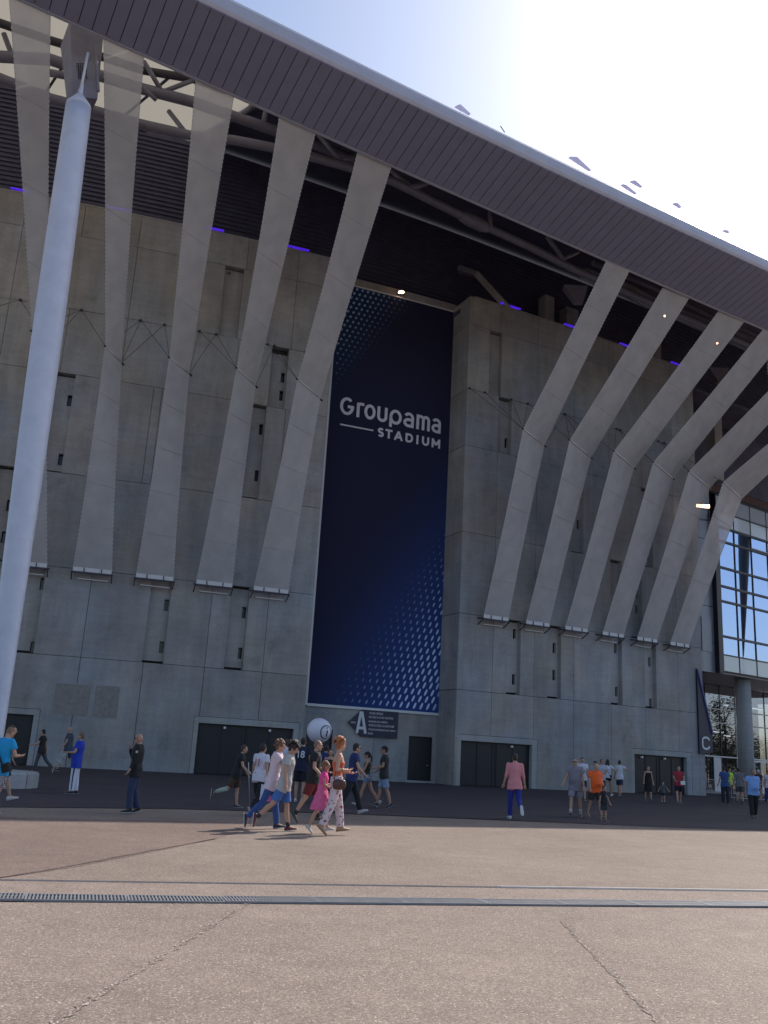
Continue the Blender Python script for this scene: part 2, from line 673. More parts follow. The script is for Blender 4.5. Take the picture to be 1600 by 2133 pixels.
def slab(name, C, u0, u1, z0, z1, o0, o1, holes, m, parent, gap=.013):
    """panel of the curved wall (front at offset o0, back at o1) with rectangular holes"""
    u0, u1, z0, z1 = u0 + gap, u1 - gap, z0 + gap, z1 - gap
    us = {u0, u1}
    zs = {z0, z1}
    k = max(1, int((u1 - u0) / 1.8))
    for i in range(1, k): us.add(u0 + (u1 - u0) * i / k)
    for h in holes:
        for x in h[:2]:
            if u0 < x < u1: us.add(x)
        for x in h[2:]:
            if z0 < x < z1: zs.add(x)
    us, zs = sorted(us), sorted(zs)

    def solid(i, j):
        if i < 0 or j < 0 or i >= len(us) - 1 or j >= len(zs) - 1: return False
        cu, cz = (us[i] + us[i + 1]) / 2, (zs[j] + zs[j + 1]) / 2
        return not any(h[0] < cu < h[1] and h[2] < cz < h[3] for h in holes)
    vs, fs, idx = [], [], {}

    def vid(i, j, b):
        key = (i, j, b)
        if key not in idx:
            idx[key] = len(vs)
            vs.append(W(C, us[i], o1 if b else o0, zs[j]))
        return idx[key]
    for i in range(len(us) - 1):
        for j in range(len(zs) - 1):
            if not solid(i, j): continue
            fs.append((vid(i, j, 0), vid(i + 1, j, 0), vid(i + 1, j + 1, 0), vid(i, j + 1, 0)))
            fs.append((vid(i, j, 1), vid(i, j + 1, 1), vid(i + 1, j + 1, 1), vid(i + 1, j, 1)))
            for di, dj, e in ((-1, 0, (i, j, i, j + 1)), (1, 0, (i + 1, j + 1, i + 1, j)), (0, -1, (i + 1, j, i, j)), (0, 1, (i, j + 1, i + 1, j + 1))):
                if not solid(i + di, j + dj):
                    a, b, c, d = e
                    fs.append((vid(a, b, 0), vid(c, d, 0), vid(c, d, 1), vid(a, b, 1)))
    return mobj(name, vs, fs, m, parent)


TH = .55


def build_wall(C, root, rows, slits, core_u):
    for r, cuts in rows.items():
        z0, z1 = LEV[r], LEV[r + 1]
        for item in cuts:
            u0, u1, kind = item[:3]
            holes = item[3] if len(item) > 3 else []
            if kind == 'R':
                hs = [s for s in slits if u0 - .3 < (s[0] + s[1]) / 2 < u1 + .3 and z0 < s[2] < z1]
                o = slab('recessed_panel', C, u0 - .02, u1 + .02, z0 + (.15 if len(item) < 5 else item[4]), z1 - (.1 if len(item) < 6 else item[5]), -.36, -TH, hs, M['conc_soft'] if r < 2 else M['concrete'], root, 0.0)
                for s in hs:
                    w_ = MB().arcbox(C, s[0] - .05, s[1] + .05, -.62, -.72, s[2] - .05, s[3] + .05).build('slit_window', M['slit'], root)
            else:
                slab('panel', C, u0, u1, z0, z1, 0.0 + random.uniform(-.006, .006), -TH, holes, M['concrete'], root)
    return root


def P(*c):
    return [(c[i], c[i + 1], 'P') for i in range(len(c) - 1)]


def sl(u, z0, z1, w=.25):
    return (u - w, u, z0, z1)


slA = [sl(-3.8, 20.13, 20.82), sl(-3.8, 16.52, 17.21), sl(-6.12, 13.51, 14.17), sl(-6.12, 11.7, 12.35), sl(-3.74, 9.30, 9.98), sl(-3.74, 5.95, 6.45),
       sl(8.57, 23.88, 24.55), sl(8.57, 22.65, 23.34), sl(7.5, 20.2, 20.9), sl(7.5, 17.2, 17.9), sl(3.05, 8.80, 9.46), sl(3.05, 6.41, 7.07), sl(7.53, 8.83, 9.50), sl(7.53, 6.47, 7.12)]
rowsA = {
    0: [(-14.8, -11.4, 'P'), (-11.4, -8.0, 'P'), (-8.0, -4.66, 'P', [(-7.6, -4.0, -1, 2.92)]), (-4.66, -1.31, 'P', [(-5, -2.95, -1, 2.92)]),
        (-1.31, 2.03, 'P'), (2.03, 5.4, 'P', [(5.13, 6, -1, 3.1)]), (5.4, 8.73, 'P', [(5, 9, -1, 3.1)]), (8.73, 11.45, 'P', [(8, 11.2, -1, 3.1)])],
    1: P(-14.8, -11.4, -8.0, -4.95) + [(-4.95, -3.77, 'R')] + P(-3.77, -1.31, 1.95) + [(1.95, 3.08, 'R')] + P(3.08, 5.4, 6.5) + [(6.5, 7.55, 'R')] + P(7.55, 8.73, 11.45),
    2: P(-14.8, -11.4, -8.0, -7.2) + [(-7.2, -6.08, 'R')] + P(-6.08, -4.66, -1.31, 2.03, 5.4, 8.73, 11.45),
    3: P(-14.8, -11.4, -8.0, -4.95) + [(-4.95, -3.77, 'R')] + P(-3.77, -1.31, .7, 1.2, 5.4, 6.4) + [(6.4, 7.53, 'R')] + P(7.53, 8.73, 11.45),
    4: P(-14.8, -11.4, -8.0, -4.66, -1.31, 2.03, 5.4, 7.55) + [(7.55, 8.62, 'R', [], .15, .35)] + P(8.62, 11.45),
    5: P(-14.8, -11.4, -8.0, -6.2) + [(-6.2, -5.1, 'R')] + P(-5.1, -1.31, 2.03, 4.1) + [(4.1, 5.28, 'R')] + P(5.28, 8.73, 11.45),
    6: P(-14.8, -11.4, -8.0, -4.66, -1.31, 2.03, 5.4, 8.73, 11.45)}
wa = tag(empty('stadium_wall', W(A, 0, 0, 0)), 'tall curved grey concrete wall left of the big navy banner', 'wall')
build_wall(A, wa, rowsA, slA, None)
slB = [sl(29.1, 9.46, 10.1), sl(29.1, 6.47, 7.14), sl(32.38, 8.85, 9.53), sl(32.38, 7.03, 7.72), sl(37.85, 9.4, 10.07), sl(37.9, 6.4, 7.06),
       sl(41.12, 8.78, 9.43), sl(41.15, 5.95, 6.5), sl(28.1, 22.58, 23.3), sl(34.45, 17.83, 18.5), sl(41.1, 16.6, 17.3), sl(39.95, 13.6, 14.28), sl(39.95, 12.46, 13.1)]
bj = [24.45, 27.06, 30.35, 33.65, 36.95, 40.15, 43.45, 46.07]
rowsB = {
    0: [(24.45, 27.06, 'P', [(24.6, 28, -1, 3.1)]), (27.06, 30.35, 'P', [(27, 31, -1, 3.1)]), (30.35, 33.65, 'P', [(30, 30.69, -1, 3.1)]), (33.65, 36.95, 'P'),
        (36.95, 40.15, 'P', [(38.75, 41, -1, 2.97)]), (40.15, 43.45, 'P', [(40, 44, -1, 2.97)]), (43.45, 46.07, 'P', [(43, 44.66, -1, 2.97)])],
    1: P(24.45, 27.06, 28.16) + [(28.16, 29.22, 'R')] + P(29.22, 30.35, 31.45) + [(31.45, 32.55, 'R')] + P(32.55, 33.65, 36.91) + [(36.91, 37.98, 'R')] + P(37.98, 40.15, 40.22) + [(40.22, 41.26, 'R')] + P(41.26, 43.45, 46.07),
    2: P(24.45, 27.06, 30.35, 33.65, 36.97) + [(36.97, 38.05, 'R')] + P(38.05, 38.9) + [(38.9, 40.02, 'R')] + P(40.02, 43.45, 46.07),
    3: P(24.45, 27.06, 30.35, 33.4) + [(33.4, 34.5, 'R')] + P(34.5, 36.95, 40.1) + [(40.1, 41.2, 'R')] + P(41.2, 43.45, 46.07),
    4: P(24.45, 27.06) + [(27.06, 28.13, 'R')] + P(28.13, 30.35, 33.65, 36.95, 40.15, 43.45, 46.07),
    5: P(24.45, 26.2) + [(26.2, 27.2, 'R')] + P(27.2, 30.35, 33.65, 36.95, 40.15, 43.45, 46.07),
    6: P(24.45, 27.06, 30.35, 33.65, 36.95, 40.15, 43.45, 46.07)}
rowsB[1] = [x for x in rowsB[1] if x[1] - x[0] > .2]
wb = tag(empty('stadium_wall', W(B, 30, 0, 0)), 'tall curved grey concrete wall right of the banner with slit windows', 'wall')
build_wall(B, wb, rowsB, slB, None)
# cores behind the panels
for C, u0, u1, root in ((A, -14.8, 11.2, wa), (B, 24.9, 45.8, wb)):
    MB().arcbox(C, u0, u1, -.80, -1.3, 0, 33.0).build('wall_core', M['conc_core'], root)
    MB().arcbox(C, u0, u1 + .2, -.0, -1.3, 33.06, 33.14).build('coping', M['conc_frame'], root)


def gate(C, root, f, d, ztop, fz, label, lamps, frame=True, leaf=M['darkmetal'], nleaf=2, zb=0.02):
    """frame f=(u0,u1,top) ; opening d=(u0,u1) ; a thing of its own parts under the wall"""
    if frame:
        slab('door_frame', C, f[0], f[1], 0, fz, -.015, -TH, [(d[0], d[1], -1, ztop)], M['conc_frame'], root, .02)
    n = nleaf
    for i in range(n):
        a = d[0] + (d[1] - d[0]) * i / n + .012
        b = d[0] + (d[1] - d[0]) * (i + 1) / n - .012
        g = MB().arcbox(C, a, b, -.30, -.36, zb + .02, ztop - .05)
        # folded stiffeners on each leaf
        for s in (.04, .5, .93):
            x = a + (b - a) * s
            g.arcbox(C, x, x + .06, -.27, -.30, zb + .05, ztop - .08)
        g.build('gate_leaf', leaf, root)
    for x in lamps:
        MB().arcbox(C, x - .06, x + .06, -.12, -.28, ztop - .24, ztop - .12).build('gate_lamp', M['white'], root)
    MB().arcbox(C, d[0], d[1], -.2, -.30, ztop - .06, ztop).build('gate_rail', M['black'], root)


gate(A, wa, (-7.6, -2.95), (-7.2, -3.25), 2.60, 2.92, '', [-5.0, -6.6])
gate(A, wa, (5.13, 11.2), (5.4, 10.87), 2.74, 3.10, '', [6.9, 9.5])
gate(B, wb, (24.6, 30.69), (24.91, 30.26), 2.72, 3.10, '', [28.8])
gate(B, wb, (38.75, 44.66), (39.04, 44.15), 2.60, 2.97, '', [39.9, 42.1])
# repaired patches on the lower left wall
for pts in ([(113, 1424), (192, 1428), (182, 1496), (104, 1490)], [(197, 1428), (250, 1431), (244, 1499), (190, 1497)]):
    pp = [hit(A, *p) for p in pts]
    u0, u1 = min(p[0] for p in pp), max(p[0] for p in pp)
    z0, z1 = min(p[1] for p in pp), max(p[1] for p in pp)
    MB().arcbox(A, u0 + .1, u1 - .05, .012, -.02, z0 + .1, z1).build('repair_patch', M['patch'], wa)
# end faces / return walls
def retwall(C, u, o0, o1, root, side, zs=LEV, m='concrete'):
    for i in range(len(zs) - 1):
        p0, p1 = W(C, u, o0, 0), W(C, u, o1, 0)
        d = (p1 - p0).normalized()
        nn = Vector((-d.y, d.x, 0)) * side
        mb_ = MB()
        a, b = p0, p1
        c, e = p1 + nn * .4, p0 + nn * .4
        z0, z1 = zs[i] + .02, zs[i + 1] - .02
        mb_.hexa([(a.x, a.y, z0), (b.x, b.y, z0), (c.x, c.y, z0), (e.x, e.y, z0), (a.x, a.y, z1), (b.x, b.y, z1), (c.x, c.y, z1), (e.x, e.y, z1)])
        mb_.build('return_panel', M[m], root)


retwall(B, 24.47, -.56, -2.6, wb, -1)
retwall(B, 46.05, -.56, -14, wb, 1)
retwall(A, 11.43, -.56, -2.6, wa, 1)
# banner bay
bay = tag(empty('banner_bay_wall', W(R, 16, 0, 0)), 'recessed concrete bay wall between the two curved walls, holding the navy banner', 'wall')
for i, (z0, z1) in enumerate([(0, 5.8), (5.8, 10.62), (10.62, 16), (16, 22), (22, 26.07), (26.07, 30.9), (30.9, 33.42)]):
    for u0, u1 in ((11.0, 16.5), (16.5, 22.3)):
        holes = [(12.15, 13.8, -1, 2.87), (18.9, 20.55, -1, 2.83)] if i == 0 else []
        slab('panel', R, u0, u1, z0, z1, 0, -.5, holes, M['concrete'], bay)
MB().arcbox(R, 10.8, 22.6, -.7, -1.2, 0, 33.3).build('wall_core', M['conc_core'], bay)
for a_, b2, zt_, z0_ in ((12.17, 13.78, 2.85, 0), (18.92, 20.53, 2.81, .16)):
    MB().arcbox(R, a_ + .06, b2 - .06, -.12, -.18, z0_ + .02, zt_ - .06).build('door_leaf', M['darkmetal'], bay)
    fr = MB()
    fr.arcbox(R, a_, a_ + .06, -.04, -.2, z0_, zt_)
    fr.arcbox(R, b2 - .06, b2, -.04, -.2, z0_, zt_)
    fr.arcbox(R, a_ + .06, b2 - .06, -.04, -.2, zt_ - .06, zt_)
    fr.build('door_surround', M['black'], bay)
    MB().arcbox(R, b2 - .3, b2 - .16, -.06, -.12, 1.05, 1.1).build('door_handle', M['metal'], bay)
MB().arcbox(R, 18.7, 20.8, .12, 0.0, 0, .14).build('door_step', M['conc_frame'], bay)

# ================================================================== ROOF
EH = radians(30.5)


def E(t, n, z):
    return Vector((t * cos(EH) - n * sin(EH), t * sin(EH) + n * cos(EH), z))


def n_in(t): return 35.27 + .0216 * t - .00018 * t * t
def n_out(t): return 32.03 + .0220 * t - .00046 * t * t


def zin(t): return 31.0
ZI, ZO, ZF = 31.0, 32.2, 33.02
roof = tag(empty('stadium_roof', E(20, 36, 31)), 'wide grey plank soffit and rolled fascia of the stadium roof sweeping over the concrete walls', 'roof')
PW = .60
t = -34.2
while t < 110:
    t1 = t + PW - .035
    g = MB()
    j = random.uniform(-.004, .004)
    pts = []
    for tt in (t, t1):
        a, b = E(tt, n_in(tt) - .10, ZI + .03 + j), E(tt, n_out(tt) + .12, ZO - .03 + j)
        pts.append((a, b))
    (a0, b0), (a1, b1) = pts
    up = Vector((0, 0, .05))
    g.hexa([a0, a1, b1, b0, a0 + up, a1 + up, b1 + up, b0 + up])
    g.build('soffit_plank', M['soffit'], roof)
    t += PW


def sweep(name, prof, t0, t1, m, step=3.0, closed=True, parent=roof, smooth=False):
    """prof: list of (base, dn, z) swept along the roof edge"""
    n = int((t1 - t0) / step)
    vs, fs = [], []
    k = len(prof)
    for i in range(n + 1):
        tt = t0 + (t1 - t0) * i / n
        for base, dnn, z in prof:
            nb = n_in(tt) if base == 'i' else n_out(tt)
            vs.append(E(tt, nb + dnn, z))
    for i in range(n):
        for j in range(k if closed else k - 1):
            j2 = (j + 1) % k
            fs.append((i * k + j, i * k + j2, (i + 1) * k + j2, (i + 1) * k + j))
    if closed:
        fs.append(tuple(range(k)))
        fs.append(tuple(range(n * k, n * k + k))[::-1])
    return mobj(name, vs, fs, m, parent, smooth)


sweep('soffit_backing', [('i', -.02, ZI + .16), ('i', -.02, ZI + .26), ('o', .12, ZO + .2), ('o', .12, ZO + .08)], -34.2, 110, M['gap'])
# inner nosing and outer rolled fascia
sweep('inner_nosing', [('i', -.09, ZI + .0), ('i', .02, ZI - .03), ('i', .05, ZI + .1), ('i', -.02, ZI + .15), ('i', -.085, ZI + .08)], -34.2, 110, M['fascia'])
pr = [('o', .26, ZO - .02), ('o', .10, ZO + .02), ('o', .02, ZO + .16), ('o', -.02, (ZO + ZF) / 2), ('o', .0, ZF - .12), ('o', .07, ZF), ('o', .9, ZF + .02), ('o', .9, ZF - .15), ('o', .3, ZO + .15)]
sweep('fascia', pr, -34.2, 110, M['fascia'], smooth=False, step=2.0)
sweep('gutter_edge', [('o', .10, ZF + .05), ('o', .16, ZF + .08), ('o', .9, ZF + .14), ('o', .9, ZF + .03), ('o', .10, ZF + .01)], -34.2, 110, M['gutter'])
SL = .42
def zroof(n): return 33.3 + (n - 33) * SL
TB = 15.5


def rsheet(name, t0, t1, n0, n1, dz, m, th=0.0, div=1):
    vs = [E(t0, n0, zroof(n0) + dz), E(t1, n0, zroof(n0) + dz), E(t1, n1, zroof(n1) + dz), E(t0, n1, zroof(n1) + dz)]
    fs = [(0, 1, 2, 3)]
    if th:
        vs += [v + Vector((0, 0, th)) for v in vs]
        fs = [(0, 3, 2, 1), (4, 5, 6, 7), (0, 1, 5, 4), (1, 2, 6, 5), (2, 3, 7, 6), (3, 0, 4, 7)]
    return mobj(name, vs, fs, m, roof)


tt = TB
while tt > -34:
    rsheet('roof_membrane', tt - 4.9, tt - .05, 33.4, 75, 0, M['roofm'])
    g = MB()
    g.tube([E(tt, 33.5, zroof(33.5) - .12), E(tt, 75, zroof(75) - .12)], .09, 6)
    g.build('rafter', M['tubedark'], roof)
    tt -= 4.95
rsheet('roof_deck', TB, 110, 33.4, 75, 0, M['navydark'], .25)
# louvred dark cladding above the walls
clad = tag(empty('louvre_wall', W(A, 10, -5, 33)), 'dark navy horizontally ribbed cladding set back above the concrete walls, under the roof', 'cladding')
for C, ua, ub in ((A, -26, 21.2), (B, 24.5, 64)):
    u = ua
    while u < ub:
        u1 = min(u + 4.0, ub)
        p = W(C, (u + u1) / 2, -5, 0)
        nn = -p.x * sin(EH) + p.y * cos(EH)
        vs = []
        zt = []
        for uu in (u, u1):
            p = W(C, uu, -5, 0)
            zt.append(zroof(-p.x * sin(EH) + p.y * cos(EH)) - .15)
        g = MB()
        p0, p1, q0, q1 = W(C, u, -5, 0), W(C, u1, -5, 0), W(C, u, -5.2, 0), W(C, u1, -5.2, 0)
        g.hexa([(p0.x, p0.y, 32.6), (p1.x, p1.y, 32.6), (q1.x, q1.y, 32.6), (q0.x, q0.y, 32.6), (p0.x, p0.y, zt[0]), (p1.x, p1.y, zt[1]), (q1.x, q1.y, zt[1]), (q0.x, q0.y, zt[0])])
        g.build('cladding_sheet', M['navyclad'], clad)
        g = MB()
        z = 33.4
        while z < min(zt) - .2:
            g.arcbox(C, u + .02, u1 - .02, -4.90, -4.995, z, z + .14)
            z += .34
        g.build('louvre_blades', M['navyclad'], clad)['kind'] = 'stuff'
        u = u1
p0, p1 = W(A, 21.2, -5, 0), W(B, 24.5, -5, 0)
MB().arcbox(A, 11.3, 22.6, -3.6, -5.2, 32.3, 32.6).build('gallery_floor', M['navydark'], clad)
MB().arcbox(A, -26, 11.3, -1.3, -5.2, 32.3, 32.6).build('gallery_floor', M['navydark'], clad)
MB().arcbox(B, 24.4, 64, -1.3, -5.2, 32.3, 32.6).build('gallery_floor', M['navydark'], clad)
MB().arcbox(B, 45.6, 72, -7, -7.4, 27.5, 41.5).build('inner_wall', M['navydark'], clad)
MB().arcbox(B, 45.6, 72, -7, -7.4, 22.0, 27.45).build('inner_wall', mat('brown_inner_wall', (.10, .045, .045), .8, var=.3, vscale=.5), clad)
# ---- tubular truss behind the strips (surveyed points)
def pl(pts, z):
    out = []
    for i, p in enumerate(pts):
        zz = z if not isinstance(z, (list, tuple)) else z[0] + (z[1] - z[0]) * i / (len(pts) - 1)
        out.append(pz(p[0], p[1], zz))
    return out


chordC = [(-60, 142), (0, 163), (105, 205), (150, 217), (292, 258), (400, 283), (487, 292), (575, 309), (655, 328), (740, 352), (820, 378), (960, 448), (1100, 512), (1190, 558), (1300, 606), (1400, 650), (1500, 692), (1600, 736), (1720, 785)]
chordB = [(-60, 100), (0, 118), (105, 124), (148, 139), (300, 186), (400, 212), (480, 240), (560, 268), (660, 302), (745, 335)]
chordA = [(-60, 22), (0, 48), (105, 84), (148, 97), (300, 147), (400, 164), (470, 188)]
for pts, z, r, m in ((chordC, 33.4, .26, 'tube'), (chordB, 35.6, .30, 'tube'), (chordA, 37.0, .22, 'tubedark')):
    MB().tube(pl(pts, z), r, 10).build('truss_chord', M[m], roof, smooth=True)
MB().tube(pl([(960, 448), (975, 455), (1003, 469), (1016, 475)], 33.4), [.30, .42, .42, .30], 12).build('truss_node', M['tube'], roof, smooth=True)


def web(pairs):
    for (p, zp), (q, zq), r in pairs:
        MB().tube([pz(*p, zp), pz(*q, zq)], r, 8).build('truss_brace', M['tube'], roof, smooth=True)


web([(((300, 128), 37), ((338, 192), 35.6), .13), (((338, 192), 35.6), ((408, 165), 37), .13), (((352, 232), 35.0), ((388, 278), 33.4), .14), (((296, 180), 35.6), ((325, 208), 35), .12),
     (((650, 262), 35.8), ((712, 338), 33.6), .16), (((712, 338), 33.6), ((748, 322), 34.4), .14), (((500, 245), 35.6), ((530, 215), 36.6), .15), (((548, 262), 35.6), ((556, 228), 36.6), .17),
     (((812, 352), 34.6), ((858, 392), 33.4), .16), (((858, 392), 33.4), ((890, 380), 34.2), .2), (((1020, 436), 34.6), ((1022, 472), 33.4), .13), (((1140, 492), 34.4), ((1172, 540), 33.4), .17), (((1172, 540), 33.4), ((1205, 524), 34.2), .15),
     (((8, 70), 37), ((30, 128), 35.6), .14), (((105, 152), 34.6), ((150, 160), 34.6), .2)])
# concrete ring beam and columns of the upper stand seen through the strips on the right
MB().tube(pl([(1215, 570), (1308, 604), (1363, 634), (1416, 656), (1476, 680), (1545, 706), (1640, 748)], 35.0), .42, 4).build('ring_beam', M['concrete'], clad)
MB().tube(pl([(1235, 548), (1363, 600), (1476, 655), (1640, 722)], 36.2), .2, 6).build('ring_beam', M['tube'], clad)


def post(C, u, off, z0, z1, w_, name='column', m='concrete', par=None):
    MB().arcbox(C, u - w_ / 2, u + w_ / 2, off, off - w_, z0, z1).build(name, M[m], par or clad)


post(B, 34.2, -3.6, 33, 37.6, .9)
post(B, 36.9, -4.0, 33, 37.5, 1.2)
post(B, 46.2, -3.6, 33, 38, .8)
post(B, 53, -3.0, 26, 34, 1.0)
MB().beam(pz(995, 572, 36.6), pz(1056, 640, 33.2), .55, .45).build('raking_beam', M['concrete'], clad)
MB().beam(pz(955, 560, 37.3), pz(1000, 575, 36.6), .5, .4).build('raking_beam', M['tube'], clad)
MB().box(*[0] * 6) if False else None
# inverted capitals
for px, py in ((1205, 600), (1500, 770)):
    c = pz(px, py, 34.6)
    g = MB()
    g.hexa([c + Vector(v) for v in ((-.3, -.3, -1.2), (.3, -.3, -1.2), (.3, .3, -1.2), (-.3, .3, -1.2), (-1.1, -.4, 0), (.6, -.4, 0), (.6, .4, 0), (-1.1, .4, 0))])
    g.build('capital', M['tube'], clad)
# membrane tips standing up above the fascia
for tip in ([(946, 217), (957, 213), (986, 240)], [(1181, 321), (1200, 322), (1239, 359)], [(1312, 374), (1322, 373), (1343, 391)], [(1292, 380), (1302, 382), (1332, 406)], [(1402, 421), (1412, 421), (1423, 433)], [(1506, 478), (1515, 478), (1523, 485)]):
    a, b, c = [pz(*p, 50) for p in tip]
    mid = (a + c) / 2
    a, b, c = mid + (a - mid) * .75, mid + (b - mid) * .75, mid + (c - mid) * .75
    back = Vector((-.5, .86, .1)) * .3
    g = MB().add([a, b, c, a + back, b + back, c + back], [(0, 1, 2), (3, 5, 4), (0, 3, 4, 1), (1, 4, 5, 2), (2, 5, 3, 0)])
    g.tube([b + back * .5, b + back * .5 - Vector((-1.0, 1.8, 8))], .012, 4)
    g.build('membrane_peak', M['peakm'], roof)
MB().tube([pz(1043, 263, 46), pz(1051, 275, 44.5)], .04, 6).build('lightning_rod', M['gutter'], roof)
# bracket that carries the mast head
g = MB()
b0 = [pz(152, 200, 28.3), pz(203, 206, 28.3)]
t0_ = [pz(146, 40, 33.0), pz(216, 70, 33.0)]
bk = Vector((-.5, .86, 0))
g.hexa([b0[0], b0[1], b0[1] + bk * 1.0, b0[0] + bk * 1.0, t0_[0], t0_[1], t0_[1] + bk * 2.0, t0_[0] + bk * 2.0])
g.build('mast_bracket', M['tube'], roof)
g = MB()
for i in range(6):
    for j in range(8):
        px, py = 160 + i * 4.0, 133 + j * 4.2
        v = .27 + j * .0
        c = pz(px, py, 30.35 - j * .118)
        d = (c - Vector((0, 0, EYE))).normalized()
        g.ball(c - d * .02, .035, n=5, m=4)
g.build('bracket_grille', M['black'], roof)['kind'] = 'stuff'
MB().tube([pz(205, 190, 28.8), pz(199, 92, 31.6)], .07, 6).build('bracket_rail', M['tube'], roof, smooth=True)

# ================================================================== MAST
base = pz(-30, 1637, 0)
base.z = 0
top = pz(165, 212, 26.6)
mast = tag(empty('roof_mast', base), 'tall white tapering mast on a round concrete base at the left edge of the plaza', 'mast')
pts, rs = [], []
for i in range(25):
    s = i / 24
    p = base + Vector((0, 0, .45)) + (top - base - Vector((0, 0, .45))) * s * .985
    pts.append(p)
    rs.append(.30 + .17 * sin(pi * min(1, s * .80)) + .10 * s)
MB().tube(pts, rs, 32).build('shaft', M['mast'], mast, smooth=True)
for s in (.09, .28, .52, .76):
    p = base + Vector((0, 0, .45)) + (top - base - Vector((0, 0, .45))) * s
    d = (top - base).normalized()
    r_ = .30 + .17 * sin(pi * min(1, s * .80)) + .10 * s
    MB().tube([p - d * .012, p + d * .012], r_ + .004, 32).build('weld_ring', M['pale'], mast, smooth=True)
d = (top - base).normalized()
e = pts[-1]
MB().tube([e, e + d * .18, e + d * .75], [rs[-1], rs[-1] * .98, .13], 32).build('cap', M['mast'], mast, smooth=True)
MB().beam(e + d * .55, e + d * 1.15, .10, .42).build('cap_plate', M['mast'], mast)
MB().tube([e + d * .95, e + d * 3.1 + Vector((.05, .1, 0))], .055, 12).build('pin_rod', M['pale'], mast, smooth=True)
MB().tube([base + Vector((0, 0, .44)), base + Vector((0, 0, .52))], .48, 24).build('base_plate', M['metal'], mast)
ped = tag(empty('round_plinth', base), 'low round concrete plinth around the foot of the white mast', 'plinth')
for k in range(6):
    vs = []
    N = 10
    a0, a1 = 2 * pi * k / 6 - .35 + .012, 2 * pi * (k + 1) / 6 - .35 - .012
    fs = []
    for i in range(N + 1):
        a = a0 + (a1 - a0) * i / N
        for r_, z in ((.5, 0), (1.50, 0), (1.50, .42), (1.45, .47), (.5, .47)):
            vs.append((base.x + r_ * cos(a), base.y + r_ * sin(a), z))
    for i in range(N):
        for j in range(5):
            j2 = (j + 1) % 5
            fs.append((i * 5 + j, i * 5 + j2, i * 5 + 5 + j2, i * 5 + 5 + j))
    fs += [tuple(range(5)), tuple(range(N * 5, N * 5 + 5))[::-1]]
    mobj('plinth_segment', vs, fs, M['conc_frame'], ped)

# ================================================================== LIGHTS ON THE WALL TOP
M['violet'] = mat('violet_led', (.05, .02, .3), .4, emit=(.10, .02, .95), estr=.45)
M['warmlamp'] = mat('warm_lamp', (1, .7, .4), .4, emit=(1.0, .55, .30), estr=14)
M['whitelamp'] = mat('white_lamp', (1, 1, 1), .4, emit=(1.0, .97, .9), estr=4)
led_info = [(A, -9.1, -8.0, 'at the far left edge'), (A, -3.5, -2.0, 'right of the white mast, behind a strip'), (A, 2.5, 3.75, 'beside the second strip right of the mast'),
            (A, 8.0, 9.4, 'just left of the strip touching the banner'), (B, 27.17, 28.9, 'beside the raking concrete beam'), (B, 32.9, 34.2, 'left of the first strip past the banner'),
            (B, 38.4, 39.7, 'after the first strip past the banner'), (B, 43.95, 45.2, 'after the second strip past the banner')]
for C, u0, u1, txt in led_info:
    c = W(C, (u0 + u1) / 2, -.25, 33.14)
    o = tag(empty('light_bar', c), 'violet light bar on the wall top ' + txt, 'light', 'violet light bars along the wall tops')
    MB().arcbox(C, u0, u1, -.18, -.34, 33.36, 33.44).build('glowing_tube', M['violet'], o)
    for x in (u0 + .2, u1 - .2):
        MB().arcbox(C, x - .02, x + .02, -.22, -.28, 33.14, 33.36).build('stand', M['black'], o)
c = W(R, 16.55, .28, 33.05)
o = tag(empty('floodlight', c), 'small glowing orange floodlight above the top edge of the navy banner', 'floodlight')
MB().box(c.x - .22, c.x + .22, c.y - .05, c.y + .16, c.z - .10, c.z + .12).build('housing', M['black'], o)
MB().ball(c + Vector((.06, -.08, 0.0)), .15, .05, .11).build('lamp_glass', M['warmlamp'], o, smooth=True)
MB().ball(c + Vector((-.12, -.08, -.02)), .08, .05, .09).build('lamp_glass', M['warmlamp'], o, smooth=True)
MB().beam(c + Vector((0, .1, 0)), c + Vector((-.1, .5, .15)), .05, .05).build('arm', M['black'], o)
c = hit(A, 478, 567)
c = W(A, c[0], -.1, c[1])
o = tag(empty('wall_lamp', c), 'tiny round lamp high in the recessed panel left of the banner', 'lamp')
MB().ball(c, .12, .12, .10).build('lamp_body', mat('rust_lamp', (.20, .09, .06), .5), o, smooth=True)
MB().beam(c, c + Vector((-.05, .3, .1)), .05, .05).build('lamp_arm', M['wire'], o)

# ================================================================== MEMBRANE STRIPS
ZK, ZT = 21.6, 31.05


